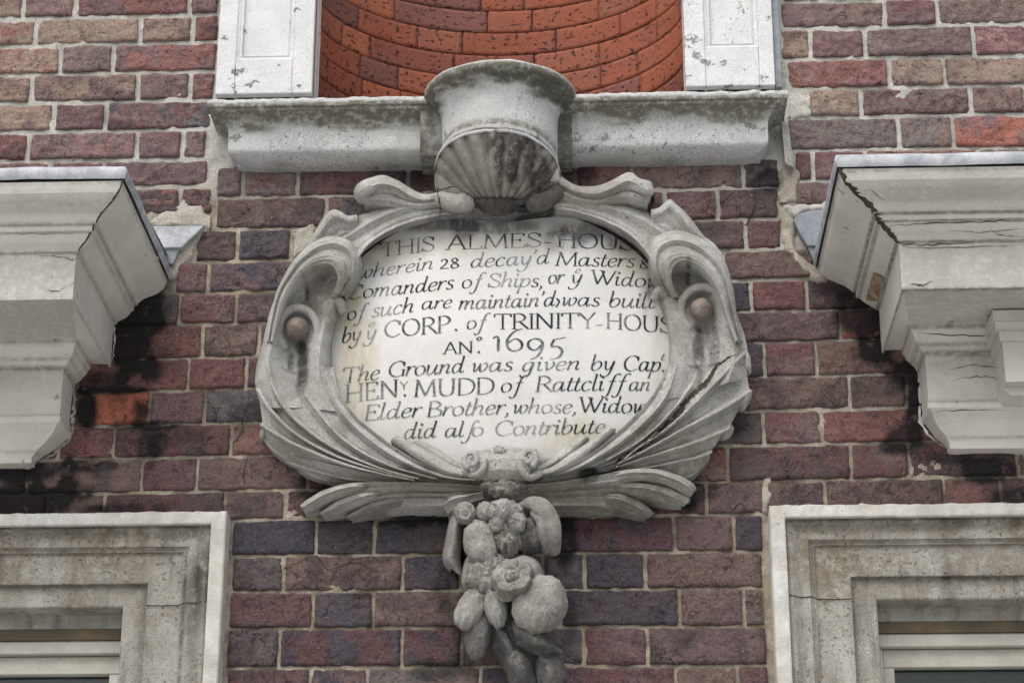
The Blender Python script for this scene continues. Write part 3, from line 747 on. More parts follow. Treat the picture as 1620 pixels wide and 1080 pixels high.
def loft(b, curves, nt=90, seg=8, dips=0.0, skirt=(0.0, 0.0), taper=True, flute=None, **at):
    """surface across traced curves (px,py,height); hollow between neighbours by dips; skirts drop the first / last edge to a depth"""
    C = [cr(UL(c), nt) for c in curves]; rows = []
    if not hasattr(dips, '__len__'): dips = [dips]*(len(C)-1)
    tap = np.sin(np.linspace(0, math.pi, nt))**.35 if taper else np.ones(nt)
    if skirt[0] is not None:
        q = C[0].copy(); q[:, 1] = -skirt[0]
        for k in range(3): t = (k/3); rows.append(q*(1-t)+C[0]*t)
    for i in range(len(C)-1):
        for k in range(seg):
            v = k/seg; R = C[i]*(1-v)+C[i+1]*v
            w = math.sin(math.pi*v)**.8 if dips[i] > 0 else math.sin(math.pi*v)
            R = R.copy(); R[:, 1] += dips[i]*w*tap
            if flute and flute[i]: R[:, 1] += flute[i][1]*(1-abs(math.cos(math.pi*flute[i][0]*v))**.6)*np.sin(np.linspace(.12, math.pi-.12, nt))**.6
            rows.append(R)
    rows.append(C[-1])
    if skirt[1] is not None:
        q = C[-1].copy(); q[:, 1] = -skirt[1]
        for k in range(1, 4): t = k/3; rows.append(C[-1]*(1-t)+q*t)
    G = stone_noise(np.stack(rows, 0))
    A = {k: f(G) if callable(f) else f for k, f in at.items()}
    b.grid(G, **A)

def tube(b, pts, n=18, ring=14, flat=1.0, cap=True, **at):
    """round swept bead: pts (px,py,height,radius px)"""
    a = np.array(pts, float); W = np.c_[UL(a[:, :3]), a[:, 3]/840]
    W = cr(W, n*(len(pts)-1)+1 if len(pts) > 2 else n); c = W[:, :3]; r = W[:, 3]
    T = np.gradient(c, axis=0); T /= np.linalg.norm(T, axis=1)[:, None]
    Y = np.array([0, -1.0, 0]); 
    A1 = np.cross(T, Y); A1 /= np.linalg.norm(A1, axis=1)[:, None]+1e-9; A2 = np.cross(A1, T)
    ph = np.linspace(0, 2*math.pi, ring, endpoint=False)
    if cap:
        k = 5; e = np.sin(np.linspace(0, math.pi/2, k)); 
        c = np.vstack([c[:1]-T[:1]*r[0]*np.cos(np.linspace(0, math.pi/2, k))[:-1, None], c, c[-1:]+T[-1:]*r[-1]*np.sin(np.linspace(0, math.pi/2, k))[1:, None]])
        r = np.r_[r[0]*np.sin(np.linspace(.08, math.pi/2, k))[:-1], r, r[-1]*np.cos(np.linspace(0, math.pi/2-.08, k))[1:]]
        A1 = np.vstack([A1[:1].repeat(k-1, 0), A1, A1[-1:].repeat(k-1, 0)]); A2 = np.vstack([A2[:1].repeat(k-1, 0), A2, A2[-1:].repeat(k-1, 0)])
    G = c[:, None]+r[:, None, None]*(np.cos(ph)[None, :, None]*A1[:, None]+flat*np.sin(ph)[None, :, None]*A2[:, None])
    G = stone_noise(G, .0015)
    A = {k: f(G) if callable(f) else f for k, f in at.items()}
    b.grid(G, closed=True, **A)

def blob(b, px, py, h, rx, ry, rd=None, rot=0, lump=.12, lf=3.0, seed=0, n=28, fine=.05, **at):
    """lumpy ellipsoid: radii in survey px (rx across, ry up, rd in depth)"""
    c = U(px, py, h); rx, ry = rx/840, ry/800; rd = (rd/840) if rd else min(rx, ry)
    th, ph = np.meshgrid(np.linspace(0, 2*math.pi, n*2, endpoint=False), np.linspace(.02, math.pi-.02, n))
    d = np.stack([np.sin(ph)*np.cos(th), np.sin(ph)*np.sin(th), np.cos(ph)], -1)
    L = 1+lump*((fbm(d[..., 0]*lf+seed*3.1+5, d[..., 2]*lf+d[..., 1]*lf*.7, seed+70, 3)-.5)*2)+fine*((fbm(d[..., 0]*9+seed, d[..., 2]*9+d[..., 1]*6, seed+170, 4)-.5)*2)
    x = d[..., 0]*rx*L; z = d[..., 2]*ry*L; y = d[..., 1]*rd*L
    cs, sn = math.cos(rot), math.sin(rot)
    G = np.stack([c[0]+x*cs-z*sn, c[1]+y, c[2]+x*sn+z*cs], -1)
    if fine > .01: G = stone_noise(G, .0022)
    A = {k: f(G) if callable(f) else f for k, f in at.items()}
    b.grid(G, closed=True, **A)

def px_blobs(lst, h=.06):
    L = [(U(p[0], p[1], h), p[2]/840, p[3]/780, p[4]) for p in lst]
    def f(G):
        s = np.zeros(G.shape[:-1]); n = fbm(G[..., 0]*30, G[..., 2]*30, 15, 4)
        for c, rx, rz, st in L:
            s += st*(1-sstep(.55, 1.15, np.hypot((G[..., 0]-c[0])/rx, (G[..., 2]-c[2])/rz)+(n-.5)*.8))
        return np.clip(s, 0, 1.2)
    return f

# ------------------------------------------------------------------ plaque with inscription
xL, xR = float(U(520, 545, .02)[0]), float(U(1060, 545, .02)[0])
zT, zB = float(U(790, 345, .02)[2]), float(U(790, 742, .02)[2])
QX, QZ, QA, QB = (xL+xR)/2, (zT+zB)/2, (xR-xL)/2, (zT-zB)/2
PQ0, PQB = .018, .044
def pdepth(x, z):
    r2 = ((x-QX)/QA)**2*1.0+((z-QZ)/QB)**2*.75
    return PQ0+PQB*np.clip(1-r2, -.35, 1)
PLQ = thing('inscription_plaque', 'cream oval marble plaque cut with black lettering dated 1695', 'plaque', (QX, 0, QZ))
rr_, aa = np.meshgrid(np.linspace(0, 1, 70), np.linspace(0, 2*math.pi, 200, endpoint=False), indexing='ij')
X = QX+rr_*np.cos(aa)*QA*1.07; Z = QZ+rr_*np.sin(aa)*QB*1.09
G = np.stack([X, -pdepth(X, Z), Z], -1)
b = MB()
b.grid(G, closed=True, stain=px_blobs([(560, 590, 40, 130, .9), (545, 480, 30, 60, .6), (620, 400, 60, 30, .5), (930, 700, 70, 40, .8), (1045, 560, 16, 100, .6), (1000, 400, 50, 40, .6), (640, 690, 50, 40, .35), (720, 392, 60, 22, .5), (850, 390, 60, 22, .4)], .04),
       soot=px_blobs([(690, 354, 60, 16, .8), (735, 352, 22, 38, .7), (925, 362, 60, 22, .8), (985, 382, 34, 20, .6), (600, 384, 22, 10, .5), (1035, 440, 14, 46, .9), (550, 445, 20, 24, .8), (895, 385, 40, 26, .5), (690, 742, 50, 14, .5), (890, 735, 60, 12, .8), (540, 470, 8, 40, .5), (800, 360, 60, 14, .7), (1020, 470, 10, 30, .3)], .03))
b.build('slab', M_MARBLE, PLQ, recalc=False)

def ser(x, y, w_=.18): return ('s', [(x-w_, y), (x+w_, y)])
BOWL = ('c', [(.70, .80), (.52, .98), (.25, .90), (.08, .50), (.14, .10), (.32, .02), (.55, .28), (.70, .80)])
N1 = ('c', [(.02, .82), (.18, .98), (.12, .5), (.04, 0)])
GL = {
 'a': (1.0, [BOWL, ('c', [(.74, 1.0), (.67, .45), (.68, .10), (.78, .02), (.95, .22)])]),
 'b': (.9, [('c', [(.22, 1.75), (.14, .9), (.10, .25), (.2, .02), (.45, .02), (.72, .40), (.72, .82), (.52, .98), (.28, .80), (.14, .45)]), ('s', [(.05, 1.68), (.22, 1.75)])]),
 'c': (.78, [('c', [(.68, .82), (.55, .98), (.28, .92), (.08, .52), (.14, .12), (.36, .0), (.66, .22)])]),
 'd': (1.0, [('c', [(.68, .80), (.5, .98), (.25, .90), (.08, .50), (.14, .10), (.32, .02), (.55, .28), (.68, .7)]), ('c', [(.82, 1.75), (.72, 1.0), (.66, .4), (.68, .1), (.78, .02), (.95, .2)]), ('s', [(.66, 1.68), (.82, 1.75)])]),
 'e': (.78, [('c', [(.10, .48), (.45, .55), (.66, .75), (.55, .97), (.28, .92), (.08, .52), (.14, .12), (.36, 0), (.68, .22)])]),
 'f': (.72, [('c', [(1.0, 1.6), (.84, 1.76), (.64, 1.55), (.5, 1.0), (.36, .0), (.22, -.55), (.0, -.7), (-.14, -.5)]), ('s', [(.22, .95), (.78, .97)])]),
 'g': (.95, [BOWL, ('c', [(.74, 1.0), (.62, .2), (.5, -.45), (.25, -.7), (.0, -.62), (-.04, -.42)])]),
 'h': (.92, [('c', [(.22, 1.75), (.14, .9), (.04, .0)]), ('c', [(.12, .5), (.35, .88), (.58, .98), (.68, .8), (.6, .3), (.64, .03), (.84, .18)]), ('s', [(.05, 1.68), (.22, 1.75)])]),
 'i': (.45, [('c', [(.02, .82), (.18, 1.0), (.12, .4), (.14, .08), (.26, .02), (.4, .18)]), ('d', [(.22, 1.42)])]),
 'l': (.45, [('c', [(.22, 1.75), (.12, .8), (.08, .2), (.14, .03), (.26, .02), (.4, .18)]), ('s', [(.05, 1.68), (.22, 1.75)])]),
 'm': (1.35, [N1, ('c', [(.12, .5), (.32, .88), (.5, .98), (.6, .8), (.5, 0)]), ('c', [(.58, .5), (.8, .88), (.98, .98), (1.08, .8), (1.0, .25), (1.06, .03), (1.24, .18)])]),
 'n': (.92, [N1, ('c', [(.12, .5), (.35, .88), (.56, .98), (.66, .8), (.58, .25), (.64, .03), (.82, .18)])]),
 'o': (.88, [('c', [(.38, .98), (.14, .85), (.06, .45), (.2, .06), (.42, .02), (.68, .2), (.76, .6), (.6, .92), (.38, .98)])]),
 'p': (.88, [('c', [(.02, .85), (.2, 1.0), (.1, .2), (-.04, -.7)]), ('s', [(-.16, -.7), (.1, -.68)]), ('c', [(.14, .5), (.36, .9), (.6, .98), (.75, .75), (.68, .3), (.45, .02), (.2, .05), (.1, .2)])]),
 'r': (.65, [N1, ('c', [(.12, .5), (.3, .85), (.5, .99), (.64, .88)])]),
 's': (.66, [('c', [(.58, .86), (.4, .99), (.18, .88), (.22, .62), (.48, .4), (.5, .12), (.28, 0), (.02, .16)])]),
 't': (.52, [('c', [(.3, 1.4), (.2, .8), (.12, .25), (.2, .03), (.36, .05), (.5, .2)]), ('s', [(.02, .95), (.5, .98)])]),
 'u': (1.0, [('c', [(.02, .85), (.16, 1.0), (.1, .4), (.14, .06), (.32, .02), (.55, .3), (.68, .7)]), ('c', [(.76, 1.0), (.66, .4), (.7, .08), (.8, .02), (.95, .2)])]),
 'v': (.78, [('c', [(.02, .85), (.16, .98), (.2, .5), (.24, .02)]), ('c', [(.24, .02), (.52, .3), (.68, .75), (.56, .98)])]),
 'w': (1.15, [('c', [(.02, .85), (.16, .98), (.18, .5), (.2, .02), (.42, .35), (.58, .95)]), ('c', [(.58, .95), (.56, .4), (.62, .02), (.88, .2), (1.04, .7), (.9, .98), (.76, .84)])]),
 'y': (.88, [('c', [(.02, .85), (.16, .98), (.16, .45), (.24, .1), (.44, .1), (.62, .5), (.72, 1.0)]), ('c', [(.76, 1.0), (.62, .2), (.45, -.45), (.2, -.72), (-.08, -.62), (-.08, -.42)])]),
 'ſ': (.5, [('c', [(.9, 1.52), (.74, 1.76), (.56, 1.5), (.45, .8), (.34, -.1), (.18, -.6), (-.05, -.72), (-.16, -.55)])]),
 'A': (1.3, [('s', [(.05, 0), (.62, 1.6)]), ('s', [(.62, 1.6), (1.15, 0)]), ('s', [(.28, .55), (.95, .55)]), ser(.05, 0), ser(1.15, 0, .15)]),
 'B': (1.15, [('s', [(.2, 0), (.2, 1.55)]), ('c', [(.06, 1.55), (.6, 1.55), (.9, 1.22), (.6, .86), (.2, .83)]), ('c', [(.6, .86), (1.02, .55), (.95, .12), (.55, 0), (.06, 0)])]),
 'C': (1.3, [('c', [(1.15, 1.3), (.95, 1.52), (.65, 1.57), (.25, 1.3), (.08, .78), (.25, .22), (.7, -.02), (1.2, .25)]), ('s', [(1.16, 1.08), (1.16, 1.5)])]),
 'D': (1.4, [('s', [(.2, 0), (.2, 1.55)]), ('c', [(.06, 1.55), (.7, 1.52), (1.15, 1.25), (1.28, .78), (1.12, .28), (.7, .02), (.06, 0)])]),
 'E': (1.1, [('s', [(.2, 0), (.2, 1.55)]), ('s', [(.06, 1.55), (.92, 1.55)]), ('s', [(.92, 1.55), (.95, 1.28)]), ('s', [(.2, .82), (.7, .82)]), ('s', [(.7, .68), (.7, .96)]), ('s', [(.06, 0), (.97, 0)]), ('s', [(.97, 0), (1.02, .3)])]),
 'G': (1.35, [('c', [(1.12, 1.3), (.95, 1.52), (.65, 1.57), (.25, 1.3), (.08, .78), (.25, .22), (.7, -.02), (1.15, .2)]), ('s', [(1.15, .0), (1.15, .68)]), ser(1.15, .68, .16), ('s', [(1.13, 1.08), (1.13, 1.5)])]),
 'H': (1.4, [('s', [(.2, 0), (.2, 1.55)]), ('s', [(1.15, 0), (1.15, 1.55)]), ('s', [(.2, .8), (1.15, .8)]), ser(.2, 0), ser(.2, 1.55), ser(1.15, 0), ser(1.15, 1.55)]),
 'I': (.45, [('s', [(.22, 0), (.22, 1.55)]), ser(.22, 0), ser(.22, 1.55)]),
 'L': (1.0, [('s', [(.2, 0), (.2, 1.55)]), ('s', [(.06, 0), (.88, 0)]), ('s', [(.88, 0), (.95, .32)]), ser(.2, 1.55)]),
 'M': (1.7, [('s', [(.15, 0), (.28, 1.55)]), ('s', [(.28, 1.55), (.82, .05)]), ('s', [(.82, .05), (1.4, 1.55)]), ('s', [(1.4, 1.55), (1.5, 0)]), ser(.15, 0), ser(1.5, 0, .16), ser(.22, 1.55, .1), ser(1.45, 1.55, .1)]),
 'N': (1.45, [('s', [(.2, 0), (.2, 1.55)]), ('s', [(.2, 1.55), (1.2, 0)]), ('s', [(1.2, 0), (1.2, 1.55)]), ser(.2, 0), ser(.15, 1.55, .1), ser(1.2, 1.55)]),
 'O': (1.48, [('c', [(.72, 1.58), (.3, 1.38), (.1, .78), (.3, .18), (.72, -.02), (1.14, .18), (1.34, .78), (1.14, 1.38), (.72, 1.58)])]),
 'P': (1.05, [('s', [(.2, 0), (.2, 1.55)]), ('c', [(.06, 1.55), (.65, 1.55), (.98, 1.18), (.7, .78), (.2, .72)]), ser(.2, 0)]),
 'R': (1.2, [('s', [(.2, 0), (.2, 1.55)]), ('c', [(.06, 1.55), (.65, 1.55), (.96, 1.18), (.7, .80), (.2, .75)]), ('s', [(.55, .77), (1.18, 0)]), ser(.2, 0), ser(1.18, 0, .1)]),
 'S': (1.05, [('c', [(.85, 1.28), (.6, 1.57), (.25, 1.5), (.15, 1.15), (.5, .82), (.9, .5), (.8, .1), (.45, -.02), (.08, .24)]), ('s', [(.86, 1.1), (.88, 1.52)]), ('s', [(.08, .0), (.08, .42)])]),
 'T': (1.25, [('s', [(.62, 0), (.62, 1.55)]), ('s', [(.05, 1.55), (1.2, 1.55)]), ('s', [(.02, 1.25), (.06, 1.55)]), ('s', [(1.18, 1.55), (1.22, 1.25)]), ser(.62, 0)]),
 'U': (1.4, [('c', [(.2, 1.55), (.2, .5), (.35, .08), (.7, -.02), (1.05, .15), (1.15, .6), (1.15, 1.55)]), ser(.2, 1.55), ser(1.15, 1.55)]),
 'W': (1.8, [('s', [(.08, 1.55), (.55, 0)]), ('s', [(.55, 0), (.95, 1.5)]), ('s', [(.75, 1.55), (1.25, 0)]), ('s', [(1.25, 0), (1.72, 1.55)]), ser(.08, 1.55), ser(.75, 1.55), ser(1.72, 1.55, .1)]),
 'Y': (1.15, [('s', [(.05, 1.55), (.6, .75)]), ('s', [(1.1, 1.55), (.6, .75)]), ('s', [(.6, .78), (.6, 0)]), ser(.6, 0), ser(.05, 1.55, .1), ser(1.1, 1.55, .1)]),
 '2': (.85, [('c', [(.08, .8), (.3, 1.05), (.58, .88), (.45, .5), (.05, .04)]), ('s', [(.05, .04), (.75, .04)])]),
 '8': (.8, [('c', [(.35, .6), (.1, .85), (.3, 1.12), (.55, .9), (.35, .6), (.05, .3), (.3, 0), (.65, .25), (.35, .6)])]),
 '1': (.6, [('c', [(-.02, .95), (.12, 1.12), (.24, 1.05)]), ('s', [(.24, 1.08), (.24, 0)])]),
 '6': (1.0, [('c', [(.78, 1.75), (.38, 1.5), (.08, .9), (.1, .3), (.4, 0), (.75, .25), (.75, .7), (.45, .98), (.12, .65)])]),
 '9': (1.0, [('c', [(.72, .55), (.45, .1), (.12, .3), (.1, .75), (.42, 1.0), (.75, .75), (.72, .1), (.5, -.4), (.2, -.62)])]),
 '5': (.9, [('s', [(.32, .95), (.9, 1.12)]), ('c', [(.32, .95), (.2, .42), (.5, .42), (.72, .08), (.56, -.42), (.12, -.6)])]),
 ',': (.4, [('c', [(.14, .12), (.18, -.1), (.02, -.35)])]), '.': (.4, [('d', [(.14, .08)])]), ':': (.4, [('d', [(.12, .08)]), ('d', [(.16, .75)])]),
 "'": (.3, [('c', [(.14, 1.72), (.17, 1.5), (.04, 1.25)])]), '-': (.8, [('s', [(.08, .28), (.72, .28)])]),
 ')': (.35, [('c', [(.0, .85), (.24, .45), (.06, -.15)])]), '(': (.4, [('c', [(.32, 1.1), (.04, .5), (.2, -.2)])]),
 '°': (.45, [('c', [(.22, 1.5), (.06, 1.3), (.2, 1.1), (.38, 1.28), (.22, 1.5)])]),
 '&': (1.0, [('c', [(.9, .35), (.55, 0), (.12, .1), (.15, .5), (.5, .85), (.45, 1.2), (.2, 1.15), (.25, .8), (.8, .02)])]),
}
ZN = 2.6334
def word(b, text, x0, y0, x1, y1, xh, slant=.16, wt=1.0):
    """text along a baseline; all coordinates in the plaque close-up (540,330 origin, ZN px per survey px)"""
    tot = sum(GL[c][0] for c in text); sx = math.hypot(x1-x0, y1-y0)/tot
    pen = 0.0
    for c in text:
        adv, strokes = GL[c]
        for kind, pts in strokes:
            pts = np.array(pts, float)
            if kind == 'd': pts = np.array([pts[0]+(-.02, -.11), pts[0]+(.02, .11)])
            q = cr(pts, 22 if kind == 'c' else (7 if kind == 's' else 3)) if kind != 's' else cr(pts, 7)
            gx = pen+q[:, 0]+slant*q[:, 1]*xh/sx*1.0; gy = q[:, 1]
            # local metric coordinates (units of x height) for the pen
            lx = gx*sx/xh; d = np.gradient(np.c_[lx, gy], axis=0); ang = np.arctan2(d[:, 1], d[:, 0])
            if kind == 'd': hw = np.array([.10, .155, .10])
            else:
                hw = .5*(.048+.175*np.abs(np.sin(ang-.22))**1.4)*wt
                k = len(hw); e = np.minimum(np.arange(k), np.arange(k)[::-1]); hw = hw*np.where(e == 0, .75, 1)
            nrm = np.c_[-d[:, 1], d[:, 0]]; nrm /= np.linalg.norm(nrm, axis=1)[:, None]+1e-9
            a2 = np.c_[lx, gy]; L_ = a2+nrm*hw[:, None]; R_ = a2-nrm*hw[:, None]
            both = np.stack([L_, R_], 1)
            ux, uy = (x1-x0)/math.hypot(x1-x0, y1-y0), (y1-y0)/math.hypot(x1-x0, y1-y0)
            X = x0+both[..., 0]*xh*ux; Y = y0+both[..., 0]*xh*uy-both[..., 1]*xh
            px = 540+X/ZN; py = 330+Y/ZN
            dd = np.full(px.shape, .045)
            for _ in range(8):
                w_ = U(px, py, dd); dd = pdepth(w_[..., 0], w_[..., 2])
            word.k += 1
            w_ = U(px, py, dd+.0009+(word.k % 12)*.00003)
            b.grid(w_)
        pen += adv
word.k = 0
LINES = [
 [('THIS', 160, 200, 392, 173, 37, .02), ('ALMES', 440, 170, 838, 158, 37, .02), ('-', 842, 152, 880, 152, 36, 0), ('HOUSE', 898, 159, 1290, 176, 38, .0)],
 [('(wherein', 45, 297, 385, 250, 34), ('28', 408, 251, 496, 247, 38, .05), ("decay'd", 536, 246, 868, 228, 36), ('Masters', 890, 236, 1222, 244, 36), ('&', 1240, 247, 1285, 250, 30)],
 [('Comanders', 20, 380, 468, 333, 37), ('of', 500, 332, 580, 327, 35), ('Ships,', 608, 326, 845, 325, 36), ('or', 860, 312, 925, 310, 36), ('y', 955, 310, 1005, 308, 34), ('e', 972, 268, 1000, 268, 17), ('Widow', 1035, 312, 1335, 332, 37)],
 [('of', 22, 465, 95, 458, 37), ('such', 125, 452, 302, 430, 37), ('are', 332, 420, 462, 412, 34), ("maintain'd)", 488, 420, 910, 404, 37), ('was', 915, 404, 1078, 406, 36), ('built', 1112, 408, 1305, 415, 38)],
 [('by', 0, 560, 82, 545, 38), ('y', 100, 545, 146, 540, 36), ('e', 110, 494, 142, 490, 19), ('CORP', 178, 536, 455, 512, 43, .02), ('.', 470, 508, 490, 507, 40), ('of', 520, 502, 598, 498, 36), ('TRINITY', 636, 501, 1058, 496, 40, .0), ('-', 1056, 495, 1092, 494, 36, 0), ('HOUSE', 1102, 497, 1440, 522, 41, .0)],
 [('AN', 426, 605, 552, 600, 31, .0), ('°', 562, 590, 588, 589, 38, 0), ('.', 568, 600, 582, 600, 36, 0), ('1695', 632, 592, 935, 596, 54, .03)],
 [('The', 0, 727, 160, 710, 40), ('Ground', 192, 701, 512, 682, 40), ('was', 540, 680, 715, 674, 37), ('given', 750, 676, 998, 670, 37), ('by', 1036, 672, 1140, 672, 38), ('Cap', 1172, 674, 1330, 678, 40), ('t', 1328, 632, 1350, 632, 20), ('.', 1334, 678, 1350, 678, 36)],
 [('HEN', 15, 806, 240, 782, 46, .02), ('Y', 244, 752, 276, 750, 20, .0), ('.', 258, 780, 274, 780, 38), ('MUDD', 302, 782, 640, 770, 44, .02), ('of', 662, 765, 750, 760, 38), ('Rattcliff', 806, 761, 1180, 756, 40), ('an', 1196, 758, 1288, 758, 37)],
 [('Elder', 92, 881, 332, 866, 40), ('Brother,', 352, 866, 705, 854, 40), ('whose,', 712, 853, 985, 850, 37), ('Widow', 985, 847, 1275, 852, 40)],
 [('did', 258, 959, 396, 952, 40), ('alſo', 428, 951, 592, 946, 38), ('Contribute', 636, 945, 1100, 934, 39)]]
for ln in LINES:
    for wd in ln:
        b = MB(); word(b, *wd); b.build('lettering', M_INK, PLQ, recalc=False, smooth=False)

# ------------------------------------------------------------------ cartouche
CART = thing('cartouche_frame', 'carved limestone cartouche of scrolls and leaf fronds around the marble plaque', 'cartouche', (QX, 0, QZ))
SOOTC = px_blobs([(480, 582, 13, 48, .95), (460, 572, 6, 24, .8), (474, 548, 12, 14, .8), (487, 468, 5, 14, .8), (1105, 560, 10, 42, .8), (1128, 545, 10, 40, .5), (1088, 443, 5, 14, .7), (1108, 520, 14, 8, .6),
                  (770, 345, 120, 14, .6), (850, 345, 40, 14, .8), (1030, 755, 90, 10, .5), (1150, 640, 40, 60, .25), (690, 745, 60, 8, .4), (932, 762, 20, 14, .9), (560, 800, 60, 10, .4)], .05)
STAINC = px_blobs([(640, 300, 60, 30, .3), (930, 320, 90, 26, .3), (520, 470, 40, 60, .6), (1060, 460, 40, 60, .6), (620, 770, 180, 26, .5), (900, 790, 180, 26, .7), (1060, 720, 110, 60, .45), (470, 700, 80, 60, .35), (560, 300, 20, 20, .8)], .06)

ca = MB()
# left half of the ring: traced curves from the crown round to the lower left
loft(ca, [
 [(800, 318, .055), (735, 308, .06), (690, 307, .06), (640, 318, .06), (600, 330, .06), (560, 345, .055), (520, 366, .05), (482, 394, .05), (456, 425, .05), (437, 465, .05), (425, 500, .05), (416, 540, .05), (406, 580, .05), (404, 610, .05), (412, 640, .05)],
 [(800, 326, .085), (735, 318, .085), (690, 319, .085), (640, 330, .085), (600, 345, .085), (560, 368, .08), (525, 390, .08), (495, 418, .08), (468, 450, .085), (450, 480, .09), (438, 512, .09), (430, 545, .085), (424, 580, .08), (424, 612, .08), (434, 645, .08)],
 [(800, 333, .082), (735, 328, .082), (692, 331, .082), (645, 342, .082), (607, 357, .08), (572, 380, .075), (543, 405, .07), (512, 435, .055), (487, 465, .052), (470, 495, .046), (462, 525, .043), (464, 555, .046), (466, 590, .052), (472, 620, .055), (486, 645, .06)],
 [(800, 342, .078), (735, 337, .078), (694, 341, .078), (648, 352, .078), (612, 367, .08), (584, 386, .082), (563, 412, .082), (548, 440, .08), (534, 465, .076), (522, 490, .074), (512, 520, .074), (506, 555, .075), (505, 590, .075), (512, 620, .075), (530, 650, .075)],
 [(800, 350, .05), (735, 343, .05), (696, 345, .05), (645, 356, .05), (610, 370, .05), (583, 388, .05), (566, 408, .05), (554, 431, .05), (544, 445, .05), (538, 466, .05), (540, 482, .05), (534, 500, .05), (527, 520, .048), (523, 545, .045), (522, 565, .045), (525, 592, .045), (535, 622, .045), (553, 652, .045)],
 [(800, 357, .012), (760, 352, .012), (703, 350, .012), (665, 358, .012), (627, 369, .012), (597, 384, .012), (575, 401, .012), (563, 420, .012), (553, 437, .012), (544, 448, .012), (540, 466, .012), (542, 482, .012), (537, 500, .012), (530, 518, .012), (526, 538, .012), (526, 562, .012), (528, 590, .012), (539, 622, .012), (556, 652, .012)]],
 150, 14, [-.004, .006, .0, -.003, .0], (0.0, None), True, [(1, .0025), (1, .0015), (1, .003), None, None], stain=STAINC, soot=SOOTC)
# right half
loft(ca, [
 [(780, 318, .055), (840, 305, .06), (890, 298, .06), (930, 312, .06), (975, 320, .06), (1015, 332, .055), (1055, 350, .05), (1098, 378, .05), (1130, 405, .05), (1150, 435, .05), (1160, 465, .05), (1167, 500, .05), (1178, 530, .05), (1183, 560, .05), (1180, 600, .05)],
 [(780, 326, .085), (840, 316, .085), (890, 312, .085), (930, 322, .085), (972, 332, .085), (1010, 345, .08), (1045, 366, .08), (1080, 395, .08), (1110, 425, .085), (1130, 455, .09), (1143, 485, .09), (1150, 512, .085), (1158, 540, .08), (1162, 568, .08), (1152, 605, .08)],
 [(780, 333, .082), (840, 326, .082), (890, 323, .082), (930, 332, .082), (968, 344, .08), (1000, 360, .075), (1030, 385, .07), (1062, 415, .055), (1088, 445, .052), (1106, 475, .046), (1115, 500, .043), (1118, 530, .046), (1118, 562, .052), (1110, 595, .055), (1092, 625, .06)],
 [(780, 342, .078), (840, 335, .078), (890, 331, .078), (930, 340, .078), (962, 352, .08), (992, 368, .082), (1016, 390, .082), (1034, 415, .08), (1046, 440, .076), (1058, 465, .074), (1066, 495, .074), (1073, 530, .075), (1076, 565, .075), (1068, 600, .075), (1050, 632, .075)],
 [(780, 350, .05), (849, 341, .05), (890, 339, .05), (928, 344, .05), (968, 358, .05), (998, 376, .05), (1022, 402, .05), (1039, 430, .05), (1046, 442, .05), (1039, 456, .05), (1041, 472, .05), (1052, 498, .05), (1060, 526, .048), (1062, 558, .045), (1057, 594, .045), (1039, 624, .045)],
 [(780, 357, .012), (815, 356, .012), (863, 347, .012), (900, 346, .012), (939, 354, .012), (977, 371, .012), (1007, 392, .012), (1030, 418, .012), (1043, 442, .012), (1036, 456, .012), (1038, 472, .012), (1049, 498, .012), (1056, 526, .012), (1058, 558, .012), (1053, 594, .012), (1036, 624, .012)]],
 150, 14, [-.004, .006, .0, -.003, .0], (0.0, None), True, [(1, .0025), (1, .0015), (1, .003), None, None], stain=STAINC, soot=SOOTC)
ca.build('ring', M_CART, CART, recalc=False, sharp=55)

def leaf_part(name, fn, mat=None, **kw):
    b = MB(); fn(b); return b.build(name, mat or M_CART, CART, recalc=False, sharp=55, **kw)
# acanthus leaves folding over the hollows
def lf(b):
    loft(b, [
     [(420, 540, .05), (427, 500, .055), (437, 462, .06), (456, 424, .06), (480, 394, .06), (505, 374, .06), (535, 370, .062), (560, 382, .066), (571, 408, .066), (566, 430, .062), (556, 450, .058), (545, 468, .052)],
     [(424, 540, .085), (431, 500, .095), (442, 462, .105), (461, 428, .11), (485, 402, .115), (510, 388, .118), (534, 386, .115), (552, 396, .11), (559, 414, .106), (556, 435, .10), (546, 454, .09), (537, 470, .076)],
     [(427, 540, .092), (436, 500, .104), (447, 465, .115), (466, 435, .122), (489, 414, .125), (511, 405, .125), (530, 405, .122), (541, 412, .119), (545, 426, .115), (543, 442, .106), (536, 458, .094), (529, 471, .078)],
     [(431, 540, .095), (441, 500, .106), (452, 468, .115), (470, 441, .12), (490, 424, .122), (508, 418, .122), (522, 419, .12), (530, 426, .117), (534, 437, .112), (533, 448, .104), (528, 460, .09), (522, 472, .072)]],
     90, 21, [-.004, .010, -.003], (0.0, .04), False, [(3, .0065), (2, .004), (2, .003)], stain=STAINC, soot=SOOTC)
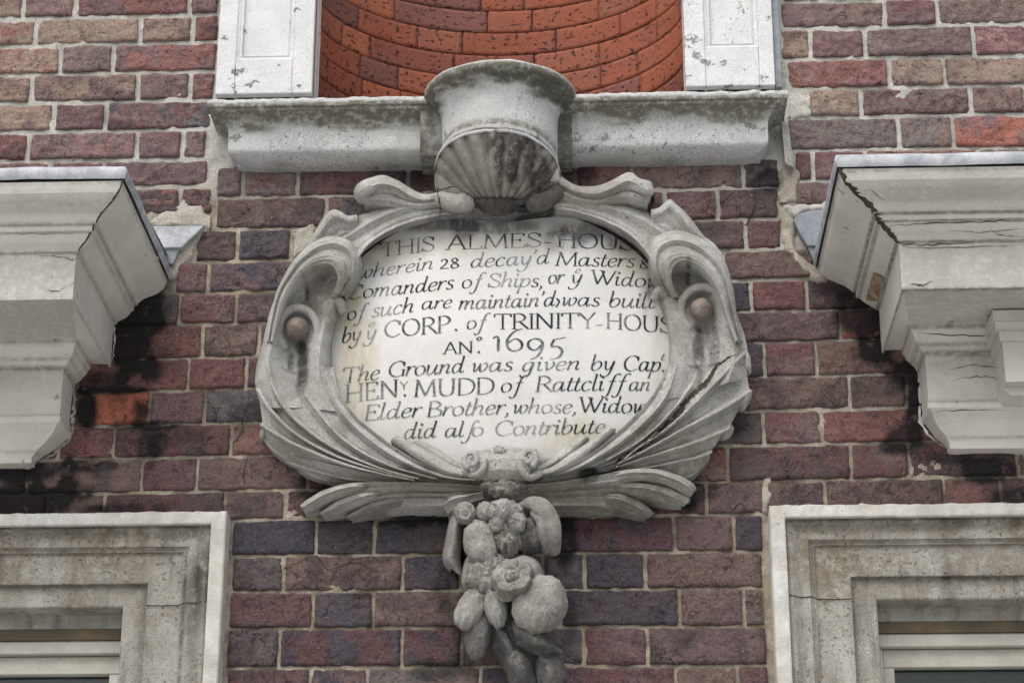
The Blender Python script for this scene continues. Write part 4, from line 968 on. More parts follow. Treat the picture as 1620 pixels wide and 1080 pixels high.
def rf(b):
    loft(b, [
     [(1176, 540, .05), (1166, 498, .055), (1161, 460, .06), (1150, 420, .06), (1132, 388, .06), (1100, 366, .06), (1065, 360, .062), (1034, 372, .066), (1026, 400, .066), (1031, 428, .062), (1040, 448, .058), (1050, 466, .052)],
     [(1172, 540, .085), (1160, 498, .095), (1152, 460, .105), (1140, 426, .11), (1118, 400, .115), (1092, 384, .118), (1066, 380, .115), (1044, 390, .11), (1038, 409, .106), (1041, 432, .10), (1049, 452, .09), (1058, 470, .076)],
     [(1168, 540, .092), (1154, 498, .104), (1146, 463, .115), (1132, 434, .122), (1112, 412, .125), (1092, 401, .125), (1072, 400, .122), (1056, 408, .119), (1051, 422, .115), (1053, 440, .106), (1059, 457, .094), (1066, 471, .078)],
     [(1164, 540, .095), (1149, 498, .106), (1140, 467, .115), (1126, 440, .12), (1110, 422, .122), (1092, 413, .122), (1077, 413, .12), (1067, 420, .117), (1062, 432, .112), (1063, 446, .104), (1068, 459, .09), (1073, 472, .072)]],
     90, 21, [-.004, .010, -.003], (0.0, .04), False, [(3, .0065), (2, .004), (2, .003)], stain=STAINC, soot=SOOTC)
leaf_part('curled_leaf', lf); leaf_part('curled_leaf', rf)
# crest curls along the top edge
def crest_l(b):
    loft(b, [[(700, 306, .05), (672, 309, .055), (648, 298, .055), (628, 285, .055), (605, 278, .055), (582, 284, .055), (566, 292, .055)],
             [(700, 312, .085), (672, 316, .095), (648, 308, .105), (626, 296, .11), (604, 291, .112), (584, 297, .108), (568, 304, .09)],
             [(700, 318, .088), (670, 322, .092), (644, 318, .092), (622, 311, .094), (602, 309, .098), (586, 312, .098), (572, 316, .085)],
             [(700, 326, .08), (668, 331, .08), (640, 331, .08), (616, 327, .08), (598, 325, .08), (586, 325, .075), (576, 326, .07)]], 50, 14, [-.015, .009, -.004], (0.0, .05), False, [(1, .003), (2, .005), (2, .003)], stain=STAINC)
    tube(b, [(608, 290, .09, 11), (586, 296, .095, 14), (574, 306, .09, 15), (582, 316, .08, 11)], 10, stain=STAINC)
    loft(b, [[(566, 342, .05), (550, 344, .055), (540, 336, .055), (528, 333, .055), (516, 342, .055), (504, 358, .05), (494, 376, .05), (482, 396, .045)],
             [(566, 348, .085), (552, 351, .09), (540, 345, .095), (530, 342, .097), (519, 351, .096), (508, 366, .092), (499, 382, .085), (488, 400, .07)],
             [(566, 360, .076), (554, 366, .078), (544, 368, .08), (535, 373, .08), (527, 382, .078), (519, 392, .076), (511, 403, .07), (500, 416, .062)],
             [(566, 370, .06), (556, 378, .06), (548, 382, .06), (540, 388, .06), (532, 396, .06), (524, 404, .06), (516, 412, .06), (506, 424, .055)]], 40, 14, [-.015, .006, -.002], (0.0, .05), False, [None, (2, .005), (1, .003)], stain=STAINC)
def crest_r(b):
    loft(b, [[(884, 275, .05), (900, 288, .055), (916, 295, .055), (946, 295, .055), (970, 285, .055), (990, 274, .055), (1003, 275, .055), (1012, 284, .055), (1030, 288, .055), (1036, 304, .05)],
             [(884, 290, .085), (900, 299, .09), (916, 305, .095), (946, 306, .105), (970, 297, .11), (990, 287, .115), (1004, 289, .115), (1014, 296, .112), (1026, 302, .108), (1030, 312, .095)],
             [(884, 300, .088), (900, 308, .09), (918, 314, .09), (946, 316, .092), (970, 310, .094), (990, 304, .098), (1004, 306, .1), (1014, 311, .1), (1023, 316, .095), (1026, 322, .085)],
             [(884, 310, .08), (902, 317, .08), (922, 323, .08), (946, 326, .08), (970, 323, .08), (990, 321, .08), (1002, 322, .08), (1012, 325, .075), (1020, 328, .07), (1024, 331, .07)]], 60, 14, [-.015, .009, -.004], (0.0, .05), False, [(1, .003), (2, .005), (2, .003)], stain=STAINC)
    tube(b, [(990, 290, .095, 8), (1012, 296, .10, 10), (1026, 303, .095, 9)], 8, stain=STAINC)
    loft(b, [[(1030, 334, .05), (1042, 331, .055), (1050, 322, .055), (1060, 316, .055), (1068, 322, .055), (1086, 338, .05), (1104, 360, .05), (1122, 384, .045)],
             [(1030, 341, .085), (1044, 338, .09), (1053, 331, .095), (1061, 326, .097), (1068, 332, .096), (1082, 348, .092), (1098, 367, .085), (1114, 388, .07)],
             [(1028, 354, .076), (1040, 356, .078), (1048, 356, .08), (1055, 360, .08), (1062, 368, .078), (1070, 378, .076), (1082, 392, .07), (1096, 406, .062)],
             [(1024, 366, .06), (1034, 370, .06), (1040, 374, .06), (1047, 380, .06), (1053, 388, .06), (1060, 397, .06), (1070, 408, .06), (1082, 418, .055)]], 40, 14, [-.015, .006, -.002], (0.0, .05), False, [None, (2, .005), (1, .003)], stain=STAINC)
leaf_part('crest_curl', crest_l); leaf_part('crest_curl', crest_r)
# scroll eyes and their bosses
def eye(b, cx, cy, rx, ry, a0, a1, r0, r1, h):
    a = np.linspace(a0, a1, 9); tube(b, [(cx+rx*math.cos(t), cy-ry*math.sin(t), h+.012*math.sin(t), r0+(r1-r0)*i/8) for i, t in enumerate(a)], 6, stain=STAINC, soot=SOOTC)
leaf_part('scroll_eye', lambda b: eye(b, 471, 523, 31, 36, -.9, math.pi+.75, 6, 8, .066))
leaf_part('scroll_eye', lambda b: eye(b, 1111, 490, 34, 36, -.75, math.pi+.9, 8, 6, .066))
for px, py in ((470, 520), (1110, 490)):
    b = MB(); blob(b, px, py, .072, 18, 18, 18, lump=.05, seed=2, fine=.009); b.build('boss', M_BALL, CART, recalc=False)
# little scroll spurs on the inner edge
leaf_part('spur', lambda b: (tube(b, [(522, 470, .06, 9), (536, 478, .065, 9), (541, 490, .062, 7)], 8, stain=STAINC), tube(b, [(530, 452, .06, 8), (545, 446, .06, 6)], 8, stain=STAINC)))
leaf_part('spur', lambda b: (tube(b, [(1056, 468, .06, 9), (1043, 462, .065, 9), (1037, 470, .062, 7)], 8, stain=STAINC), tube(b, [(1044, 440, .06, 6), (1056, 452, .06, 8)], 8, stain=STAINC)))

# lower fronds: ridged fans from the clasp
def fan_l(b):
    loft(b, [
     [(764, 772, .03), (700, 770, .03), (655, 768, .03), (600, 768, .03), (545, 764, .03), (500, 756, .03), (470, 742, .03)],
     [(764, 770, .07), (700, 767, .07), (655, 765, .07), (600, 762, .062), (545, 756, .055), (498, 744, .045), (456, 730, .035)],
     [(764, 769, .074), (700, 765, .076), (655, 761, .08), (595, 750, .08), (540, 738, .072), (500, 728, .06), (470, 722, .05)]], 60, 6, [.004, .006], (0, None), False, stain=STAINC, soot=SOOTC)
    loft(b, [
     [(764, 771, .05), (655, 764, .05), (590, 752, .045), (530, 742, .04), (470, 735, .035), (435, 716, .03), (412, 690, .022)],
     [(764, 769, .078), (655, 760, .084), (590, 746, .088), (530, 729, .088), (465, 702, .078), (432, 683, .06), (416, 673, .045)],
     [(762, 767, .078), (655, 757, .086), (590, 741, .090), (525, 718, .090), (468, 686, .082), (430, 650, .07), (408, 616, .055)],
     [(760, 765, .078), (662, 757, .086), (600, 740, .092), (548, 718, .094), (497, 688, .09), (455, 650, .082), (432, 612, .075), (424, 575, .07)],
     [(758, 763, .074), (690, 757, .082), (630, 741, .088), (580, 719, .09), (540, 692, .086), (510, 660, .078), (484, 625, .068), (474, 590, .055)],
     [(756, 760, .072), (700, 754, .08), (650, 735, .086), (605, 709, .088), (566, 678, .086), (540, 652, .082), (518, 618, .076), (506, 580, .072)],
     [(752, 756, .065), (700, 746, .07), (656, 726, .074), (618, 702, .074), (584, 676, .074), (560, 655, .072), (537, 620, .066), (527, 580, .06)]],
     110, 16, [.012, .011, .015, .017, .015, .009], (0.0, .012), True, [(2, .004), (2, .0045), (2, .005), (2, .005), (2, .005), (2, .004)], stain=STAINC, soot=SOOTC)
    # broken slips lying along the inner edge
    loft(b, [[(752, 758, .06), (710, 752, .066), (672, 734, .068), (640, 712, .066), (618, 697, .06)], [(752, 752, .066), (712, 744, .074), (678, 725, .076), (650, 706, .074), (624, 690, .066)], [(752, 747, .05), (716, 735, .056), (690, 720, .058), (664, 705, .056), (640, 694, .05)]], 40, 6, [-.003, -.003], (.02, .02), False, stain=STAINC)
    loft(b, [[(748, 750, .05), (716, 742, .05), (692, 728, .052), (668, 712, .05), (650, 701, .044)], [(748, 744, .05), (720, 734, .06), (698, 720, .06), (676, 706, .056), (660, 697, .05)], [(748, 741, .04), (724, 730, .046), (704, 717, .046), (684, 705, .044), (668, 697, .04)]], 40, 6, [-.003, -.003], (.02, .02), False, stain=STAINC)
def fan_r(b):
    loft(b, [
     [(826, 770, .05), (900, 764, .05), (960, 758, .045), (1010, 756, .04), (1060, 760, .035), (1092, 755, .03), (1122, 726, .025)],
     [(828, 768, .075), (900, 760, .078), (960, 750, .078), (1020, 740, .072), (1066, 731, .062), (1100, 724, .055), (1124, 714, .05)],
     [(830, 766, .078), (905, 756, .084), (975, 738, .088), (1036, 719, .084), (1096, 701, .072), (1130, 688, .062), (1152, 678, .05)],
     [(832, 764, .08), (905, 752, .088), (978, 733, .092), (1026, 709, .094), (1082, 678, .086), (1136, 650, .072), (1166, 632, .062), (1186, 618, .05)],
     [(834, 762, .08), (905, 750, .088), (965, 731, .094), (1010, 708, .096), (1055, 678, .094), (1095, 642, .086), (1130, 606, .078), (1156, 580, .074), (1176, 560, .07)],
     [(836, 760, .076), (905, 748, .083), (960, 727, .088), (1005, 702, .09), (1040, 674, .088), (1070, 642, .080), (1094, 610, .07), (1110, 580, .06)],
     [(838, 757, .072), (900, 745, .08), (945, 722, .086), (985, 696, .088), (1018, 668, .086), (1045, 638, .082), (1062, 606, .078), (1072, 575, .074)],
     [(842, 752, .065), (895, 738, .07), (935, 716, .074), (968, 690, .074), (995, 666, .074), (1022, 638, .070), (1044, 606, .066), (1055, 575, .06)]],
     110, 16, [.009, .011, .012, .015, .014, .015, .009], (0.0, .012), True, [(2, .004), (2, .0045), (2, .005), (2, .005), (2, .005), (2, .005), (2, .004)], stain=STAINC, soot=SOOTC)
    loft(b, [[(842, 757, .06), (880, 750, .066), (915, 730, .07), (944, 706, .068), (974, 678, .06)], [(842, 751, .066), (878, 743, .076), (908, 723, .078), (934, 702, .076), (962, 678, .066)], [(842, 747, .05), (874, 737, .056), (900, 719, .058), (922, 704, .056), (950, 684, .05)]], 40, 6, [-.003, -.003], (.02, .02), False, stain=STAINC)
    loft(b, [[(850, 748, .05), (878, 737, .05), (900, 722, .054), (918, 705, .05), (932, 692, .044)], [(850, 742, .05), (874, 732, .06), (892, 717, .06), (908, 702, .056), (924, 690, .05)], [(850, 738, .04), (870, 727, .046), (884, 715, .046), (898, 702, .044), (914, 692, .04)]], 40, 6, [-.003, -.003], (.02, .02), False, stain=STAINC)
def bead(b, pts, r0, r1, up=.0015, **k):
    n = len(pts); tube(b, [(p[0], p[1], p[2]+up, r0+(r1-r0)*i/(n-1)) for i, p in enumerate(pts)], 10, 10, **k)
def rims_l(b):
    bead(b, [(655, 760, .084), (590, 746, .088), (530, 729, .088), (465, 702, .078), (432, 683, .06), (415, 672, .045)], 1.2, 3.6, stain=STAINC)
    bead(b, [(655, 757, .086), (590, 741, .090), (525, 718, .090), (468, 686, .082), (430, 650, .07), (408, 616, .055)], 1.0, 3.4, stain=STAINC)
    bead(b, [(662, 757, .086), (600, 740, .092), (548, 718, .094), (497, 688, .09), (455, 650, .082), (432, 612, .075), (424, 575, .08)], 1.0, 3.2, stain=STAINC)
    bead(b, [(690, 757, .082), (630, 741, .088), (580, 719, .09), (540, 692, .086), (510, 660, .078), (484, 625, .068)], .8, 2.4, stain=STAINC)
    bead(b, [(655, 765, .07), (600, 762, .062), (545, 756, .055), (498, 744, .045), (456, 731, .035)], 1.0, 3.0, stain=STAINC)
    bead(b, [(700, 754, .08), (650, 735, .086), (605, 709, .088), (566, 678, .086), (540, 652, .082)], .8, 2.2, stain=STAINC)
    blob(b, 418, 684, .028, 5, 10, 12, rot=-.5, lump=.2, seed=81, n=16); blob(b, 410, 600, .036, 5, 16, 16, lump=.15, seed=82, n=16); blob(b, 464, 732, .022, 8, 5, 10, lump=.2, seed=83, n=16)
def rims_r(b):
    bead(b, [(975, 738, .088), (1036, 719, .084), (1096, 701, .072), (1130, 688, .062), (1154, 677, .05)], 1.0, 3.2, stain=STAINC)
    bead(b, [(978, 733, .092), (1026, 709, .094), (1082, 678, .086), (1136, 650, .072), (1166, 632, .062), (1185, 620, .05)], 1.0, 3.8, stain=STAINC)
    bead(b, [(985, 728, .094), (1010, 708, .096), (1055, 678, .094), (1095, 642, .086), (1130, 606, .078), (1156, 580, .074), (1176, 560, .074)], 1.0, 3.8, stain=STAINC)
    bead(b, [(960, 727, .088), (1005, 702, .09), (1040, 674, .088), (1070, 642, .080), (1094, 610, .07)], .8, 2.4, stain=STAINC)
    bead(b, [(945, 722, .086), (985, 696, .088), (1018, 668, .086), (1045, 638, .082), (1060, 612, .078)], .8, 2.2, stain=STAINC)
    bead(b, [(960, 750, .078), (1020, 740, .072), (1066, 731, .062), (1100, 724, .055), (1124, 714, .05)], 1.0, 3.0, stain=STAINC)
    blob(b, 1180, 575, .045, 8, 18, 22, rot=.15, lump=.2, seed=84, n=16); blob(b, 1178, 632, .036, 9, 18, 18, rot=-.5, lump=.15, seed=85, n=16); blob(b, 1148, 684, .03, 9, 14, 16, rot=-.8, lump=.15, seed=86, n=16)
leaf_part('leaf_rib', rims_l); leaf_part('leaf_rib', rims_r)
leaf_part('leaf_frond', fan_l); leaf_part('leaf_frond', fan_r)
# lower tails
def lobe(b, top, mid, bot, d=-.006, **k):
    top, mid, bot = [[(p[0][0]-(12 if p[0][0] < 790 else -12)*-1.0, p[0][1], p[0][2]*.5), *p[1:]] for p in (top, mid, bot)]
    loft(b, [top, mid, bot], 40, 14, [d, .004], (0.0, .0), False, [(2, .004), (2, .004)], **k)
def tail_l(b):
    loft(b, [
     [(780, 772, .06), (700, 770, .06), (640, 766, .055), (590, 765, .05), (550, 768, .045)],
     [(780, 768, .085), (700, 764, .092), (640, 762, .094), (590, 763, .09), (550, 768, .08)],
     [(780, 775, .085), (700, 772, .096), (640, 771, .098), (590, 774, .09), (556, 780, .078)],
     [(780, 782, .08), (700, 780, .088), (645, 780, .09), (600, 784, .08), (572, 790, .066)],
     [(780, 790, .072), (700, 788, .08), (650, 788, .08), (615, 792, .068), (590, 798, .055)],
     [(780, 800, .06), (720, 799, .066), (672, 799, .064), (640, 801, .055), (610, 806, .045)]], 80, 7, [-.004, .012, .012, .010, .004], (0.0, 0.0), False, stain=STAINC, soot=SOOTC)
    lobe(b, [(620, 762, .07), (560, 763, .06), (514, 774, .05), (490, 787, .04), (474, 799, .035)], [(620, 767, .098), (560, 769, .092), (516, 781, .08), (494, 793, .066), (477, 803, .045)], [(620, 776, .085), (564, 779, .078), (526, 790, .062), (502, 802, .048), (482, 812, .03)], stain=STAINC)
    lobe(b, [(640, 772, .07), (590, 775, .065), (548, 784, .055), (524, 797, .045), (505, 811, .03)], [(640, 778, .092), (592, 781, .086), (554, 791, .074), (530, 802, .06), (509, 814, .038)], [(640, 786, .08), (598, 789, .07), (566, 799, .056), (540, 809, .042), (512, 818, .024)], stain=STAINC)
    lobe(b, [(668, 782, .065), (628, 784, .06), (590, 792, .05), (566, 804, .04), (546, 816, .028)], [(668, 789, .084), (630, 792, .076), (596, 799, .064), (572, 809, .05), (551, 820, .034)], [(668, 798, .065), (636, 800, .056), (606, 806, .046), (582, 814, .036), (556, 823, .022)], stain=.4, soot=.3)
    # small husk by the swag
    loft(b, [[(760, 770, .07), (735, 776, .08), (712, 780, .08), (696, 790, .06)], [(764, 778, .09), (738, 784, .10), (718, 788, .10), (700, 798, .08)], [(766, 788, .08), (744, 794, .09), (726, 800, .085), (708, 812, .06)]], 30, 6, [.006, .006], (0.0, 0.0), False, stain=STAINC)
def tail_r(b):
    loft(b, [
     [(800, 772, .06), (880, 766, .06), (932, 757, .055), (981, 749, .05), (1030, 750, .04)],
     [(800, 768, .085), (880, 762, .09), (932, 754, .094), (981, 746, .094), (1030, 750, .08)],
     [(800, 776, .085), (880, 770, .092), (932, 765, .095), (985, 760, .092), (1028, 764, .078)],
     [(800, 783, .082), (880, 778, .088), (935, 774, .088), (985, 772, .082), (1022, 776, .068)],
     [(800, 791, .076), (880, 787, .08), (930, 785, .078), (975, 787, .07), (1005, 792, .055)],
     [(800, 800, .066), (875, 799, .07), (925, 799, .064), (960, 802, .055), (985, 806, .045)]], 80, 7, [-.004, .012, .012, .010, .004], (0.0, 0.0), False, stain=STAINC, soot=SOOTC)
    lobe(b, [(940, 754, .08), (985, 743, .075), (1030, 740, .065), (1070, 750, .055), (1096, 764, .045), (1102, 774, .03)], [(940, 760, .099), (985, 749, .10), (1030, 747, .094), (1066, 757, .08), (1088, 770, .062), (1097, 780, .035)], [(940, 770, .09), (985, 761, .09), (1028, 760, .08), (1058, 768, .064), (1080, 780, .048), (1092, 786, .026)], stain=STAINC)
    lobe(b, [(950, 768, .08), (1000, 762, .075), (1044, 767, .062), (1074, 779, .05), (1092, 789, .034)], [(950, 775, .092), (1000, 770, .09), (1040, 776, .076), (1068, 787, .06), (1087, 796, .036)], [(950, 785, .08), (1000, 781, .074), (1032, 787, .058), (1058, 796, .044), (1078, 801, .024)], stain=STAINC)
    lobe(b, [(930, 781, .075), (970, 779, .07), (1002, 787, .058), (1024, 800, .045), (1036, 812, .028)], [(930, 789, .08), (968, 788, .078), (996, 796, .066), (1016, 807, .05), (1030, 817, .03)], [(930, 799, .062), (962, 800, .058), (985, 807, .048), (1004, 814, .036), (1022, 820, .02)], stain=.65, soot=.25)
leaf_part('lower_leaf', tail_l); leaf_part('lower_leaf', tail_r)
# clasp: small double scroll over the meeting of the fronds
def clasp(b):
    loft(b, [[(742, 712, .05), (770, 708, .06), (800, 707, .06), (830, 708, .06), (850, 710, .05)],
             [(744, 714, .09), (770, 711, .105), (797, 709, .108), (830, 711, .105), (850, 713, .09)],
             [(752, 728, .10), (772, 726, .112), (797, 724, .115), (824, 726, .112), (842, 728, .10)],
             [(760, 745, .095), (776, 744, .11), (797, 743, .114), (822, 745, .11), (838, 748, .095)],
             [(752, 758, .085), (775, 758, .098), (797, 758, .10), (822, 758, .098), (845, 756, .085)]], 50, 8, [-.006, .002, .0, .0], (0.0, .05), False, stain=STAINC)
    for cx, cy, s in ((744, 727, 1), (838, 724, -1)):
        a = np.linspace(0, 2.6*math.pi, 22); r = np.linspace(15, 4, 22)
        tube(b, [(cx-s*math.cos(-t+.9)*q*.85+s*2, cy+math.sin(-t+.9)*q, .104, 5.2-2.2*i/22) for i, (t, q) in enumerate(zip(a, r))], 5, 12, stain=STAINC)
    tube(b, [(735, 745, .085, 5), (752, 752, .1, 5), (764, 742, .112, 5), (768, 728, .115, 4)], 8, stain=STAINC)
    tube(b, [(852, 750, .085, 6), (838, 756, .1, 5), (826, 744, .112, 5), (822, 728, .115, 4)], 8, stain=STAINC)
    blob(b, 794, 772, .074, 28, 15, 22, lump=.4, lf=5, seed=9, fine=.1, stain=.5)
    blob(b, 822, 768, .07, 14, 14, 16, lump=.15, seed=4, stain=.5, soot=.7)
    blob(b, 790, 712, .105, 10, 7, 8, lump=.3, seed=6)
leaf_part('scroll_clasp', clasp)
# the open crack through the right frond
def crack(b, pts, w, h, seed=3):
    r = np.random.default_rng(seed); P = cr(np.array(pts, float), len(pts)*5); n = len(P)
    ww = w*np.clip(np.sin(np.linspace(.12, math.pi-.12, n)), .15, 1)*(.55+.9*r.random(n))
    jit = r.normal(0, .8, (n, 2)); P[:, :2] += jit
    T = np.gradient(P[:, :2], axis=0); N_ = np.c_[-T[:, 1], T[:, 0]]; N_ /= np.linalg.norm(N_, axis=1)[:, None]
    L_ = P[:, :2]+N_*ww[:, None]/2; R_ = P[:, :2]-N_*ww[:, None]/2
    hh = P[:, 2] if P.shape[1] > 2 else np.full(n, h)
    b.grid(np.stack([U(L_[:, 0], L_[:, 1], hh), U(R_[:, 0], R_[:, 1], hh)], 0))

# ------------------------------------------------------------------ shell corbel under the pedestal
SHELL = thing('shell_corbel', 'grey fluted scallop shell with dark stains between ledge and cartouche', 'shell', (PXC, 0, 3.5))
def shell(b):
    nt = 121; R = cr(UL(rim), nt); t = np.linspace(0, 1, nt); nr = 11
    hinge = np.stack([U(757+62*k, 318+10*math.sin(k*math.pi), .082) for k in t])
    S_ = 26; rows = []; rib = np.abs(np.sin(t*math.pi*nr))**.6
    for s in np.linspace(0, 1, S_):
        P = R*(1-s)+hinge*s
        bulge = math.sin(math.pi*s)*(.016+.03*np.sin(t*math.pi))
        P = P.copy(); P[:, 1] -= bulge*.55; P[:, 2] -= bulge*.5
        amp = .015*(1-s)**.5*np.clip(np.sin(t*math.pi)*1.5, .3, 1)
        P[:, 1] += amp*(1-rib); P[:, 2] += amp*.55*(1-rib)
        rows.append(P)
    st = px_blobs([(790, 262, 12, 45, 1.1), (815, 255, 14, 30, 1.1), (838, 250, 12, 26, 1.1), (810, 285, 16, 18, 1.1), (858, 275, 20, 26, 1.0), (836, 272, 14, 24, .8), (775, 250, 6, 20, .8), (720, 275, 20, 20, .15)], .13)
    G = np.stack(rows, 0); b.grid(stone_noise(G, .0012), stain=st)
    # raised rim edge
    rimw = np.array(rim); 
    lip = R.copy(); lip2 = R.copy(); lip2[:, 1] += .012; lip2[:, 2] += .004
    edge = .0022*rib
    L0 = lip.copy(); L0[:, 2] -= edge*.4
    b.grid(np.stack([L0, lip2], 0), stain=0.0)
b = MB(); shell(b); b.build('scallop', M_SHELL, SHELL, recalc=False, sharp=50)
b = MB()
nt = 121; R = cr(UL(rim), nt); rib = np.abs(np.sin(np.linspace(0, 1, nt)*math.pi*11))**.6
tubeR = []
for j, ph in enumerate(np.linspace(0, 2*math.pi, 8, endpoint=False)):
    q = R.copy(); q[:, 1] += .0035+.0035*math.cos(ph)-.0015*rib; q[:, 2] += .0035*math.sin(ph)-.002*(rib-.5); tubeR.append(q)
b.grid(np.stack(tubeR, 1), closed=True); b.build('rim', M_SILL, SHELL, recalc=False)
# small inner shell and rolled ends at the hinge
b = MB()
nt = 60; t = np.linspace(0, 1, nt); C0 = cr(UL([(742, 322, .09), (760, 312, .105), (787, 308, .112), (812, 312, .105), (832, 322, .09)]), nt); C1 = cr(UL([(752, 326, .075), (768, 337, .09), (787, 342, .095), (806, 338, .09), (822, 328, .075)]), nt)
rows = []
for s in np.linspace(0, 1, 14):
    P = C0*(1-s)+C1*s; P = P.copy(); P[:, 1] -= .014*math.sin(math.pi*s); P[:, 1] += .004*np.abs(np.sin(t*math.pi*7)); rows.append(P)
b.grid(np.stack(rows, 0), soot=.75, stain=.7); b.build('inner_shell', M_SHELL, SHELL, recalc=False)
b = MB(); tube(b, [(700, 316, .085, 13), (722, 322, .088, 15), (738, 322, .088, 14)], 8, stain=.15); blob(b, 732, 320, .09, 12, 15, 12, lump=.08); b.build('rolled_end', M_CART, SHELL, recalc=False)
b = MB(); tube(b, [(880, 306, .085, 13), (862, 318, .09, 15), (846, 322, .092, 15)], 8, soot=.5, stain=.6); b.build('rolled_end', M_SHELL, SHELL, recalc=False)

# ------------------------------------------------------------------ carved fruit drop
FRUIT = thing('fruit_drop', 'carved stone drop of fruit, flowers and leaves hanging below the cartouche', 'carving', U(800, 900, 0))
def part(name, fn, mat=None):
    b = MB(); fn(b); return b.build(name, mat or M_FRUIT, FRUIT, recalc=False, sharp=60)
def sf(s, q=0.0): return dict(stain=s, soot=q)
part('backing', lambda b: (tube(b, [(790, 790, .03, 40), (790, 850, .03, 52), (795, 900, .03, 45), (805, 950, .03, 48), (815, 1000, .03, 44), (832, 1050, .03, 34), (838, 1085, .03, 22)], 8, 20, .8, **sf(.6, .8))))
def leafl(b, A, Bm, Cc, d=.006, st=.2, so=0.0): loft(b, [A, Bm, Cc], 30, 7, [-d, -d], (0.0, 0.0), False, stain=st, soot=so)
part('leaf', lambda b: leafl(b, [(722, 797, .05), (710, 825, .05), (703, 860, .045), (700, 884, .03), (712, 900, .03)], [(730, 798, .085), (722, 826, .085), (716, 860, .08), (712, 884, .07), (722, 906, .05)], [(740, 806, .06), (734, 830, .06), (730, 860, .06), (728, 886, .05), (734, 914, .04)]))
def bud(b, px, py, h, r, seed, **k):
    blob(b, px, py, h, r, r*.95, r, lump=.14, lf=4, seed=seed, **k)
    a = np.linspace(0, 2*math.pi, 13); tube(b, [(px+r*.45*math.cos(q), py+r*.1+r*.42*math.sin(q), h+r/840*.86, r*.16) for q in a], 4, 8, **k)
part('bud', lambda b: bud(b, 736, 811, .10, 17, 3, **sf(.1)))
part('bud', lambda b: blob(b, 766, 810, .10, 13, 15, 13, lump=.22, lf=5, seed=8, **sf(.1)))
def rose(b, px, py, h, r, seed, k, npet=5, tilt=0.0, face=(0.0, 0.0)):
    c = U(px, py, h); R0 = r/830
    rho, th = np.meshgrid(np.linspace(0, 1, 26), np.linspace(0, 2*math.pi, 72, endpoint=False), indexing='ij')
    cs = np.abs(np.cos(npet/2*(th-tilt))); nz_ = (fbm(np.cos(th)*1.6+seed, np.sin(th)*1.6, seed, 3)-.5)
    R = R0*(.80+.20*cs**.55+nz_*.30)
    ht = R0*(.42*np.sin(np.clip(rho/.78, 0, 1)*math.pi/2)**1.5-.20*(1-cs**.5)*sstep(.2, .6, rho)-.95*sstep(.74, 1.0, rho)+nz_*.35*rho)
    ht += R0*.16*(fbm(rho*5*np.cos(th)+seed, rho*5*np.sin(th), seed+4, 3)-.5)
    X = c[0]+R*rho**.9*np.cos(th); Z = c[2]+R*rho**.9*np.sin(th)
    Y = c[1]-ht-face[0]*(X-c[0])-face[1]*(Z-c[2])
    b.grid(stone_noise(np.stack([X, Y, Z], -1), .002), closed=True, **k)
    blob(b, px, py, h+r/830*.10, r*.30, r*.28, r*.30, lump=.3, lf=5, seed=seed+11, n=18, **k)
part('flower', lambda b: (blob(b, 801, 820, .085, 30, 26, 26, lump=.34, lf=4.5, seed=21, n=40, fine=.09, **sf(.05)), blob(b, 799, 808, .112, 17, 15, 15, lump=.4, lf=4, seed=23, fine=.12), blob(b, 783, 812, .105, 11, 12, 12, lump=.35, lf=4, seed=24, fine=.1), blob(b, 814, 808, .104, 10, 11, 11, lump=.3, lf=4, seed=29, fine=.1), blob(b, 818, 826, .11, 13, 14, 13, lump=.3, lf=5, seed=25, fine=.1, **sf(.1)), blob(b, 786, 830, .108, 12, 12, 12, lump=.3, lf=5, seed=27, fine=.1)))
part('pear', lambda b: (blob(b, 760, 858, .095, 25, 34, 26, rot=.25, lump=.12, seed=31, **sf(.15)), blob(b, 772, 880, .1, 5, 4, 4, seed=3, n=10, stain=1.0, soot=1.0)))
part('fruit', lambda b: blob(b, 803, 852, .085, 24, 27, 24, lump=.4, lf=5, seed=35, fine=.1, **sf(.4)))
part('fruit', lambda b: blob(b, 838, 848, .075, 28, 28, 28, lump=.24, lf=3.5, seed=37, fine=.08, **sf(.6, .85)))
part('curled_leaf', lambda b: (tube(b, [(826, 800, .08, 7), (842, 796, .10, 11), (858, 804, .105, 15), (870, 824, .10, 15), (874, 846, .09, 14), (876, 868, .07, 11)], 8, 16, **sf(.3, .1)),
                               tube(b, [(846, 812, .10, 7), (858, 824, .105, 10), (862, 846, .095, 12), (864, 868, .075, 9)], 8, **sf(.4, .2))))
part('leaf', lambda b: leafl(b, [(738, 880, .06), (732, 900, .06), (730, 922, .05), (738, 935, .04)], [(756, 876, .095), (750, 900, .095), (744, 922, .085), (748, 938, .06)], [(776, 880, .08), (772, 904, .08), (764, 924, .07), (756, 940, .05)], .006, .15))
part('fruit', lambda b: blob(b, 772, 905, .085, 30, 32, 26, lump=.42, lf=4, fine=.1, seed=41, **sf(.3)))
part('leaf', lambda b: leafl(b, [(812, 880, .06), (830, 876, .07), (850, 886, .07), (862, 908, .06)], [(812, 888, .10), (828, 886, .115), (846, 897, .115), (856, 916, .09)], [(814, 900, .10), (828, 900, .11), (840, 910, .11), (848, 924, .09)], .005, .15))
part('flower', lambda b: (blob(b, 814, 918, .09, 30, 30, 26, lump=.2, seed=50, **sf(.3, .2)), rose(b, 811, 912, .128, 36, 51, sf(.2, .05), 5, .5, (.25, -.35))))
part('pomegranate', lambda b: (blob(b, 853, 956, .105, 40, 43, 40, rot=-.5, lump=.09, seed=61, **sf(.2)), blob(b, 887, 958, .11, 8, 9, 8, lump=.3, seed=63, n=14, **sf(.3))))
